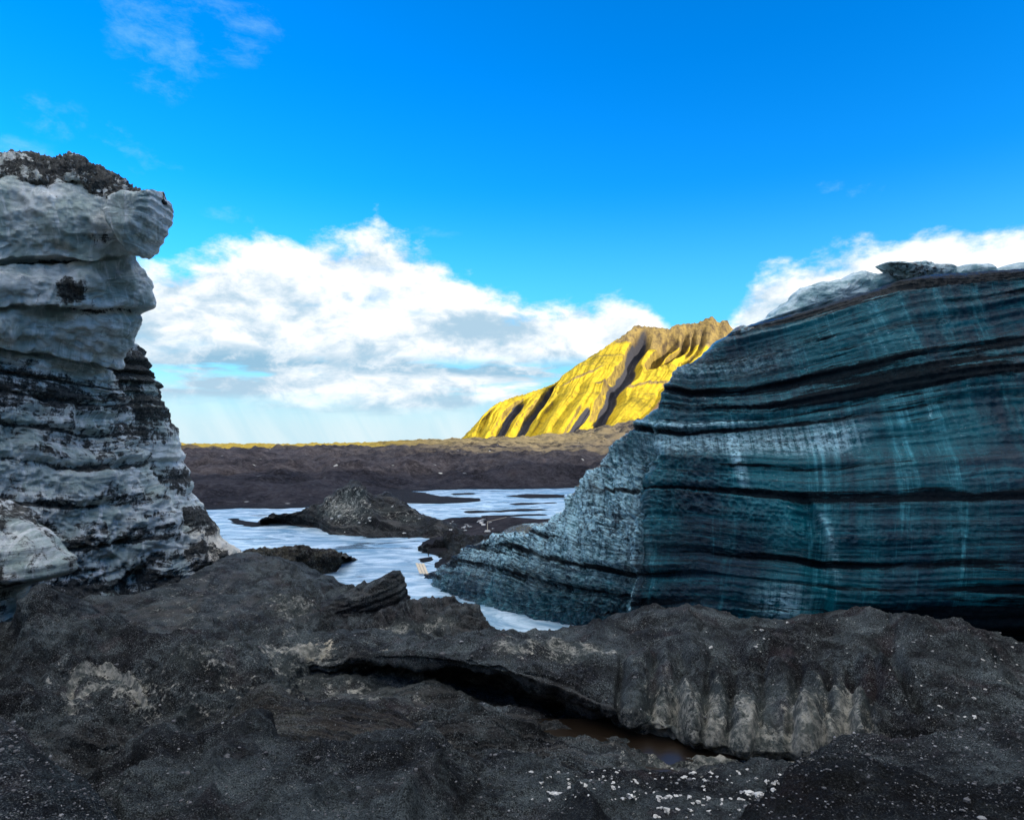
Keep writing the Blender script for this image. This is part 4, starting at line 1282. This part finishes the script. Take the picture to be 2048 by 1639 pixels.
def left_hook(px, py, T, V, al):
    # steep peak of ash with a shaded left side, and an arched scar
    k = -0.5 * gauss(px, 10, 26) * gauss(py, 1270, 60)
    ar = np.abs(np.hypot((px - 205) / 1.25, (py - 1392)) - 66)
    k = k - 0.16 * gauss(ar, 8, 10) * (py < 1400) + 0.10 * gauss(ar, -4, 7) * (py < 1400)
    k = k + crests(px, py, [(.28, [(84, 1188), (70, 1290), (20, 1400)]), (.25, [(230, 1262), (300, 1300), (420, 1330)]), (.22, [(560, 1268), (520, 1310), (400, 1350)])], 42)
    return k + 0.10 * (ridged(V[..., 0] * 1.0, V[..., 1] * 1.0, V[..., 2] * 2.0, 4) - 0.8) * smooth(T, 1.2, 2.0)


def left_ice(px, py, T):
    ar = np.abs(np.hypot((px - 205) / 1.25, (py - 1392)) - 62)
    a = gauss(ar, 0, 5) * (py < 1395) * 0.75 + gauss(np.abs(np.hypot((px - 215) / 1.3, py - 1420) - 62), 0, 5) * (py < 1410) * .6
    return np.clip(a + 0.40 * smooth(py, 1300, 1350) * smooth(py, 1480, 1420) * smooth(px, 20, 120) + gauss(px, 600, 70) * gauss(py, 1305, 26) * 1.1 + gauss(px, 480, 120) * gauss(py, 1300, 16) * .45, 0, 1.2)


_, SURF['left'] = heap('ice_bank', [shifted(L0, 0, 7, 0.2), L0, L1, L2, L3, L4, L5], [6, 34, 50, 20, 10, 26], 600, M_ASH_ICE,
     'broad bank of dirty ice with white flecks and an arched scar', 'ice bank', disp=(0.34, 0.75), fine=(0.05, 4.5), lay=(0.11, 3.4, -0.085), ice=left_ice,
     face=lambda px, py, T: smooth(T, 3.2, 4.1), hook=left_hook, ridge_=0.06, cream=lambda px, py: gauss(px, 600, 45) * gauss(py, 1306 + (622 - px) * .12, 18) * .9)


C0 = [(520, 1268, 18.6), (640, 1272, 18.6), (700, 1265, 18.6), (790, 1276, 18.2), (850, 1292, 17.6), (900, 1282, 17.6), (940, 1274, 17.6), (1000, 1274, 18.1), (1090, 1280, 18.6), (1200, 1258, 19.6), (1260, 1238, 20), (1330, 1219, 20.5), (1370, 1228, 20.5), (1425, 1222, 20.5),
      (1480, 1238, 20), (1560, 1244, 19.6), (1640, 1242, 19.2), (1720, 1228, 19), (1760, 1246, 18.6), (1822, 1234, 18.5), (1900, 1250, 18), (2048, 1294, 17), (2400, 1350, 15.5)]
C1 = [(520, 1300, 16.6), (640, 1290, 16.4), (790, 1299, 15.9), (900, 1298, 15.6), (1000, 1298, 15.3), (1100, 1312, 15.1), (1200, 1318, 15), (1330, 1320, 15.4), (1480, 1330, 15.2), (1720, 1330, 14.8), (1860, 1320, 14.8), (2048, 1380, 13.5), (2400, 1440, 12.4)]
C2 = [(520, 1345, 15.5), (640, 1322, 15.3), (790, 1312, 14.9), (900, 1320, 14.5), (1000, 1338, 14.1), (1100, 1364, 13.7), (1200, 1410, 13.1), (1330, 1452, 12.5), (1480, 1488, 12.0), (1560, 1500, 11.8), (1720, 1490, 11.7), (1860, 1470, 11.8), (2048, 1470, 11.6), (2400, 1520, 11)]
C3 = [(520, 1370, 15.5), (640, 1345, 15.5), (720, 1338, 15.7), (790, 1338, 16.0), (900, 1352, 16.3), (1000, 1380, 16.2), (1100, 1412, 15.5), (1200, 1456, 14.6), (1330, 1500, 13.5), (1480, 1520, 12.7), (1560, 1524, 12.2), (1720, 1510, 12), (1860, 1495, 12), (2048, 1490, 11.8), (2400, 1540, 11)]
C4 = [(520, 1440, 13.0), (640, 1436, 12.9), (790, 1428, 12.9), (900, 1424, 12.9), (1000, 1438, 12.6), (1060, 1454, 12.7), (1100, 1468, 12.95), (1200, 1500, 12.5), (1330, 1534, 11.9), (1400, 1540, 11.6), (1480, 1545, 11.4), (1560, 1545, 11.3), (1720, 1540, 11.3), (1860, 1540, 11.2), (2048, 1540, 11.0), (2400, 1580, 10.4)]
C5 = [(520, 1520, 11.2), (790, 1510, 11.2), (900, 1508, 11.2), (1000, 1500, 11.3), (1100, 1512, 11.2), (1200, 1550, 10.7), (1330, 1556, 10.6), (1560, 1560, 10.8), (1860, 1580, 10.4), (2400, 1620, 9.8)]
C6 = shifted(C5, 40, -0.1)


def shelf_hook(px, py, T, V, al):
    face = smooth(px, 1180, 1300) * smooth(px, 1900, 1750) * smooth(T, 1.7, 2.3) * smooth(T, 3.3, 2.8)
    fl = (ridged(al * 0.62, T * 0.3, 3.0, 4) - 0.7) * 0.50 * face
    for gx_, gd_, gw_ in [(1238, .22, 9), (1300, .30, 12), (1352, .34, 16), (1412, .16, 8), (1462, .20, 9), (1522, .14, 8), (1590, .22, 12), (1655, .18, 10), (1700, .22, 14), (1745, .16, 10)]:
        lean = (py - 1400) * 0.10
        fl = fl - gd_ * 1.3 * gauss(px + lean + 6 * perlin(py * 0.03, gx_, 1.0), gx_, gw_) * smooth(T, 1.8, 2.2) * smooth(T, 3.3, 2.9)
    hole = -1.0 * gauss(px, 1532, 20) * gauss(py, 1329, 7)
    # dry gully on the right
    gx = np.interp(py, [1290, 1350, 1420], [1765, 1805, 1850])
    g2 = -0.45 * gauss(px, gx, 18) * smooth(py, 1285, 1310) * smooth(py, 1440, 1410)
    mounds = 0.34 * (ridged(V[..., 0] * 0.5, V[..., 1] * 0.5, 3.0, 3) - 0.8) * smooth(T, 2.4, 1.6)
    lip = 0.14 * perlin(al * .2, T * 9, 1.0) * smooth(T, 2.6, 3.0)
    cr = crests(px, py, [(.30, [(1335, 1222), (1400, 1280), (1500, 1300)]), (.30, [(1722, 1228), (1600, 1275), (1540, 1310)]), (.30, [(1722, 1228), (1850, 1290), (1980, 1330)]), (.2, [(1900, 1250), (1960, 1300)]), (.22, [(1200, 1252), (1180, 1300)])], 30) * smooth(T, 2.6, 1.9) * smooth(T, 1.02, 1.35)
    return fl + hole + g2 + mounds * .6 + lip + cr


def shelf_ice(px, py, T):
    face = smooth(px, 1180, 1320) * smooth(px, 1820, 1700) * smooth(py, 1345, 1420)
    row1 = gauss(py, np.interp(px, [1000, 1250], [1300, 1316]), 13) * smooth(px, 960, 1010) * smooth(px, 1270, 1200)
    cream = gauss(px, 610, 60) * gauss(py, 1306, 22) * 1.3
    face = face * (0.85 + 0.7 * perlin(px * 0.02, py * 0.006, 4.0) + 0.35 * gauss(py, 1490, 40))
    return np.clip(face * 0.95 + row1 * .8 + cream + .35 * smooth(T, 3.0, 3.4) * smooth(px, 1000, 800) + 0.2 * gauss(px, 720, 90) * gauss(py, 1345, 30), 0, 1.3)


_, SURF['shelf'] = heap('ice_shelf', [shifted(C0, 0, 9, 0.2), C0, C1, C2, C3, C4, C5, C6], [6, 44, 60, 26, 34, 22, 4], 900, M_ASH_ICE,
     'long ash-covered ice shelf undercut by a dark cavity above the brown stream', 'ice shelf', disp=(0.20, 0.8), fine=(0.04, 5.0), ridge_=0.03, lay=(0.16, 6.0, 'T'), ice=shelf_ice,
     face=lambda px, py, T: smooth(T, 2.7, 3.1) * smooth(px, 2000, 1700), hook=shelf_hook, cream=lambda px, py: gauss(px, 622, 52) * gauss(py, 1306 + (622 - px) * .12, 20) * .95 + gauss(px, 760, 50) * gauss(py, 1300, 9) * .4)

# layered ledge
E0 = [(420, 1462, 11.5), (470, 1424, 11.5), (482, 1408, 11.5), (512, 1384, 11.5), (545, 1370, 11.5), (590, 1392, 11.5), (640, 1404, 11.6), (700, 1404, 11.6), (760, 1415, 11.5), (820, 1440, 11.2), (880, 1482, 10.8), (920, 1505, 10.5)]
E1 = [(420, 1480, 10.9), (545, 1420, 10.9), (700, 1440, 10.9), (820, 1470, 10.6), (920, 1515, 10.2)]
E2 = [(420, 1540, 9.8), (545, 1505, 9.8), (700, 1525, 9.6), (820, 1530, 9.5), (920, 1545, 9.3)]
_, SURF['ledge'] = heap('ash_ledge', [shifted(E0, 0, 2.0, 2.0), shifted(E0, 6, 0.5), E0, E1, E2, shifted(E2, 40, -0.1)], [5, 6, 20, 40, 4], 280, M_ASH_STRATA,
     'rounded dark ledge of layered ash in front of the undercut', 'ash ledge', disp=(0.10, 0.9), fine=(0.03, 6.0), lay=(0.08, 4.0, 'T'), ice=lambda px, py, T: 0.06 + 0 * px, face=lambda px, py, T: smooth(T, 2.0, 2.3) * .7)

# near heaps
H0 = [(120, 1640, 8.6), (200, 1590, 9), (260, 1556, 9.1), (330, 1504, 9.3), (385, 1500, 9.4), (405, 1498, 9.4), (430, 1478, 9.4), (500, 1460, 9.4), (560, 1484, 9.3), (640, 1520, 9), (700, 1510, 9), (780, 1496, 9.1), (850, 1490, 9.2), (895, 1512, 9.2), (960, 1540, 9.5),
      (1030, 1538, 9.8), (1100, 1536, 10.3), (1200, 1552, 10.5), (1350, 1546, 10.8), (1450, 1546, 11), (1560, 1550, 11), (1700, 1580, 10.3)]
H1 = [(120, 1665, 7.6), (330, 1560, 8.0), (430, 1545, 8.0), (500, 1530, 8.0), (640, 1560, 7.8), (850, 1545, 7.9), (960, 1570, 8.3), (1200, 1590, 8.8), (1450, 1590, 9.0), (1700, 1620, 8.8)]
H2 = [(120, 1720, 6.0), (430, 1660, 6.2), (700, 1660, 6.2), (960, 1680, 6.4), (1300, 1690, 6.6), (1700, 1720, 6.6)]
H3 = [(120, 2000, 3.2), (700, 2000, 3.2), (1300, 2000, 3.2), (1700, 2000, 3.2)]
_, SURF['near'] = heap('ash_heap', [shifted(H0, 0, 1.5, 1.6), H0, H1, H2, H3], [6, 50, 60, 14], 560, M_ASH_NEAR,
     'wide heap of black ash across the bottom middle of the picture', 'ash heap', disp=(0.24, 0.7), fine=(0.035, 6.0), ridge_=0.05,
     hook=lambda px, py, T, V, al: crests(px, py, [(.20, [(500, 1462), (445, 1520), (425, 1600), (380, 1700)]), (.30, [(330, 1502), (300, 1560), (250, 1640)]), (.34, [(850, 1490), (868, 1560), (800, 1650)]), (.20, [(640, 1520), (660, 1580), (600, 1660)]), (.22, [(980, 1540), (1120, 1600), (1180, 1680)])]))
B0 = [(-900, 1350, 7.4), (-200, 1400, 7), (-60, 1425, 6.9), (0, 1440, 6.8), (50, 1470, 6.6), (110, 1530, 6.3), (170, 1572, 6.1), (240, 1636, 5.8), (310, 1710, 5.5)]
B1 = [(-900, 1560, 5.2), (-200, 1600, 5.0), (0, 1640, 5.0), (170, 1690, 5.0), (310, 1780, 5.0)]
B2 = [(-900, 1850, 3.4), (-200, 1900, 3.2), (0, 1950, 3.2), (310, 2050, 3.2)]
_, SURF['bl'] = heap('ash_heap', [shifted(B0, 0, 1.4, 2.5), B0, B1, B2], [6, 70, 14], 340, M_ASH_BLUE,
     'smooth bluish-black ash heap in the bottom left corner', 'ash heap', disp=(0.05, 1.2), fine=(0.02, 8.0))
D0 = [(1390, 1700, 5.8), (1440, 1640, 6), (1500, 1596, 6.2), (1545, 1568, 6.4), (1600, 1532, 6.6), (1660, 1514, 6.7), (1710, 1510, 6.8), (1760, 1522, 6.8), (1830, 1550, 6.6), (1900, 1572, 6.5), (1960, 1570, 6.5), (2048, 1550, 6.6), (2300, 1515, 6.9)]
D1 = [(1390, 1740, 5.2), (1600, 1640, 5.4), (1830, 1640, 5.4), (2300, 1640, 5.4)]
D2 = [(1390, 2000, 3.2), (2300, 1950, 3.2)]
_, SURF['br'] = heap('ash_heap', [shifted(D0, 0, 1.4, 2.5), D0, D1, D2], [6, 60, 14], 300, M_ASH_DARK,
     'black ash heap with a humped crest in the bottom right corner', 'ash heap', ends=(0.7, 0.0), disp=(0.08, 1.1), fine=(0.03, 6.0), ridge_=0.03)
G0 = [(1540, 1560, 11), (1600, 1512, 10.6), (1680, 1482, 10.4), (1760, 1478, 10.4), (1850, 1472, 10.4), (1950, 1462, 10.4), (2048, 1450, 10.5), (2400, 1440, 10.5)]
G1 = [(1540, 1590, 9), (1700, 1530, 9), (1850, 1525, 8.8), (2048, 1520, 8.8), (2400, 1520, 8.8)]
G2 = [(1540, 1680, 7), (1700, 1620, 7.2), (2400, 1620, 7.2)]
_, SURF['gr'] = heap('gravel_slope', [shifted(G0, 0, 1.2, 2.2), G0, G1, G2], [5, 40, 16], 320, M_ASH_GRIT,
     'slope of ash and pale gravel behind the bottom right heap', 'ash slope', ends=(0.5, 0.0), disp=(0.10, 1.2), fine=(0.03, 6.0), ridge_=0.03)

# ------------------------------------------------------------------ small things
def box_mesh(name, sx, sy, sz, mat, bevel=0.006, wob=0.0):
    import bmesh
    bm = bmesh.new()
    bmesh.ops.create_cube(bm, size=1)
    for v in bm.verts:
        v.co.x *= sx; v.co.y *= sy; v.co.z *= sz
    bmesh.ops.bevel(bm, geom=list(bm.edges), offset=bevel, segments=1, affect='EDGES')
    me = bpy.data.meshes.new(name)
    bm.to_mesh(me); bm.free()
    me.materials.append(mat)
    return me


dg = bpy.context.evaluated_depsgraph_get()


def hit(px, py):
    dg.update()
    d_ = P(px, py, 1.0) - np.array([0, 0, CAMZ])
    ok, loc, nor, _, ob, _ = scene.ray_cast(dg, Vector((0, 0, CAMZ)), Vector(d_).normalized())
    return (loc, nor) if ok else (None, None)


bpy.context.view_layer.update()
# three boards lying on the bank
loc, nor = hit(848, 1150)
pm = box_mesh('wooden_plank', 0.16, 1.05, 0.05, M_WOOD)
for i in range(3):
    o = link('wooden_plank', pm, None)
    ang = math.radians(24)
    o.location = Vector((loc.x - 0.35 + 0.19 * i, loc.y + 0.25, loc.z + 0.38 - 0.012 * i))
    o.rotation_euler = (math.radians(28), 0, ang)
    tag(o, ['leftmost of three pale wooden planks at the tip of the blue wall', 'middle one of three pale wooden planks at the tip of the blue wall', 'rightmost of three pale wooden planks at the tip of the blue wall'][i], 'plank', 'planks on the river bank')
# thin marker post with its guy line
loc, nor = hit(975, 1064)
post = empty('marker_post', loc)
tag(post, 'thin pale marker post with a slanting line on the ash flat behind the blue wall', 'marker post')
hp = 22 / F * loc.y
o = link('post', box_mesh('post', 0.07, 0.07, hp, M_WOOD), None, post); o.location = (0, 0, hp / 2)
o = link('foot_stone', box_mesh('foot_stone', 0.5, 0.4, 0.22, M_CHUNK, 0.08), None, post); o.location = (0, 0, 0.06)
o = link('guy_line', box_mesh('guy_line', 1.6, 0.03, 0.03, M_WOOD, 0.004), None, post); o.location = (0.78, 0, hp + 0.16); o.rotation_euler = (0, math.radians(-13), 0)

# loose stones and lumps of ice
def rock_mesh(name, mat, seed, sub=1, rough=0.3, flat=0.65):
    import bmesh
    bm = bmesh.new()
    bmesh.ops.create_icosphere(bm, subdivisions=sub, radius=1)
    r = random.Random(seed)
    off = [r.uniform(0, 50) for _ in range(3)]
    for v in bm.verts:
        k = 1 + rough * float(perlin(v.co.x * 1.1 + off[0], v.co.y * 1.1 + off[1], v.co.z * 1.1 + off[2])) * 1.6 + r.uniform(-.06, .06)
        v.co *= k
        v.co.z *= flat
    me = bpy.data.meshes.new(name)
    bm.to_mesh(me); bm.free()
    me.materials.append(mat)
    return me


chunks = [rock_mesh('ice_chunk', M_CHUNK, s, 2, 0.75) for s in range(6)]


def scatter_chunks(n, box, size, label, group, jit=0.0, seed=1):
    r = random.Random(seed)
    for _ in range(n):
        px = r.uniform(box[0], box[2]); py = r.uniform(box[1], box[3])
        l, nn = hit(px, py)
        if l is None: continue
        o = link('ice_chunk', r.choice(chunks), None)
        s = r.uniform(*size) * r.choice([0.6, 0.8, 1, 1, 1.7])
        o.location = l + Vector((0, 0, s * 0.02))
        o.scale = (s * r.uniform(.8, 1.5), s * r.uniform(.7, 1.2), s * r.uniform(.7, 1.1))
        o.rotation_euler = (r.uniform(-.3, .3), r.uniform(-.3, .3), r.uniform(0, 6.28))
        tag(o, label, 'ice chunk', group)


scatter_chunks(110, (1050, 1535, 1560, 1600), (0.008, 0.030), 'white ice chunk on the flat ash beside the brown stream', 'ice chunks by the stream', seed=3)
scatter_chunks(26, (1300, 1590, 1480, 1636), (0.015, 0.03), 'tiny white ice bit on the ash left of the bottom right heap', 'ice bits by the right heap', seed=4)
scatter_chunks(46, (1780, 1270, 2048, 1440), (0.010, 0.028), 'pale stone-sized ice lump on the black slope at the right edge', 'ice lumps on the right slope', seed=5)
scatter_chunks(26, (1280, 1230, 1800, 1310), (0.012, 0.030), 'pale ice bit on the ash crest under the blue wall', 'ice bits on the crest', seed=6)
scatter_chunks(14, (640, 1005, 860, 1066), (0.08, 0.22), 'white ice bit on the flank of the pointed river mound', 'ice bits on the river mound', seed=8)
scatter_chunks(14, (890, 1042, 990, 1062), (0.08, 0.25), 'white ice piece on the ash flat near the marker post', 'ice pieces by the marker post', seed=9)


def gravel(name, keys, n, size, mat, label, seed):
    r = np.random.default_rng(seed)
    protos = []
    for s in range(4):
        me = rock_mesh('p', mat, 100 + s + seed, 1, 0.35)
        protos.append((np.array([v.co[:] for v in me.vertices]), np.array([p.vertices[:] for p in me.polygons])))
        bpy.data.meshes.remove(me)
    vs, fs, k = [], [], 0
    for key, cnt in zip(keys, n):
        V = SURF[key]
        px, py = PX(V)
        ok = np.argwhere((px > -30) & (px < 2080) & (py < 1670) & (py > 900))
        nrm = facing(V)
        ok = ok[nrm[ok[:, 0], ok[:, 1], 2] > 0.25]
        # even over the ground, not over the picture: thin out by cell size
        pick = ok[r.integers(0, len(ok), cnt)]
        for i, j in pick:
            c = V[i, j] + r.normal(0, 0.03, 3) * np.array([1, 1, 0])
            s = size * math.exp(r.normal(0, 0.5)) * (0.5 + 0.06 * c[1])
            pv, pf = protos[r.integers(0, 4)]
            a = r.uniform(0, 6.28)
            R = np.array([[math.cos(a), -math.sin(a), 0], [math.sin(a), math.cos(a), 0], [0, 0, 1]])
            vs.append((pv * s * r.uniform(.7, 1.3, 3)) @ R.T + c)
            fs.append(pf + k)
            k += len(pv)
    vs, fs = np.concatenate(vs), np.concatenate(fs)
    me = bpy.data.meshes.new(name)
    me.from_pydata(vs.tolist(), [], fs.tolist())
    me.materials.append(mat)
    o = link(name, me, None)
    tag(o, label, kind='stuff')


gravel('gravel', ['near', 'bl', 'br', 'gr', 'shelf', 'left'], [1500, 500, 600, 900, 1500, 500], 0.009, M_PEBBLE, 'dark gravel strewn over the near ash heaps', 1)
gravel('pale_gravel', ['near', 'bl', 'br', 'gr', 'shelf', 'left', 'dmound', 'bank'], [260, 110, 90, 330, 420, 160, 40, 60], 0.008, M_PEBBLE_PALE, 'pale gravel and ice grit strewn over the black ash', 2)
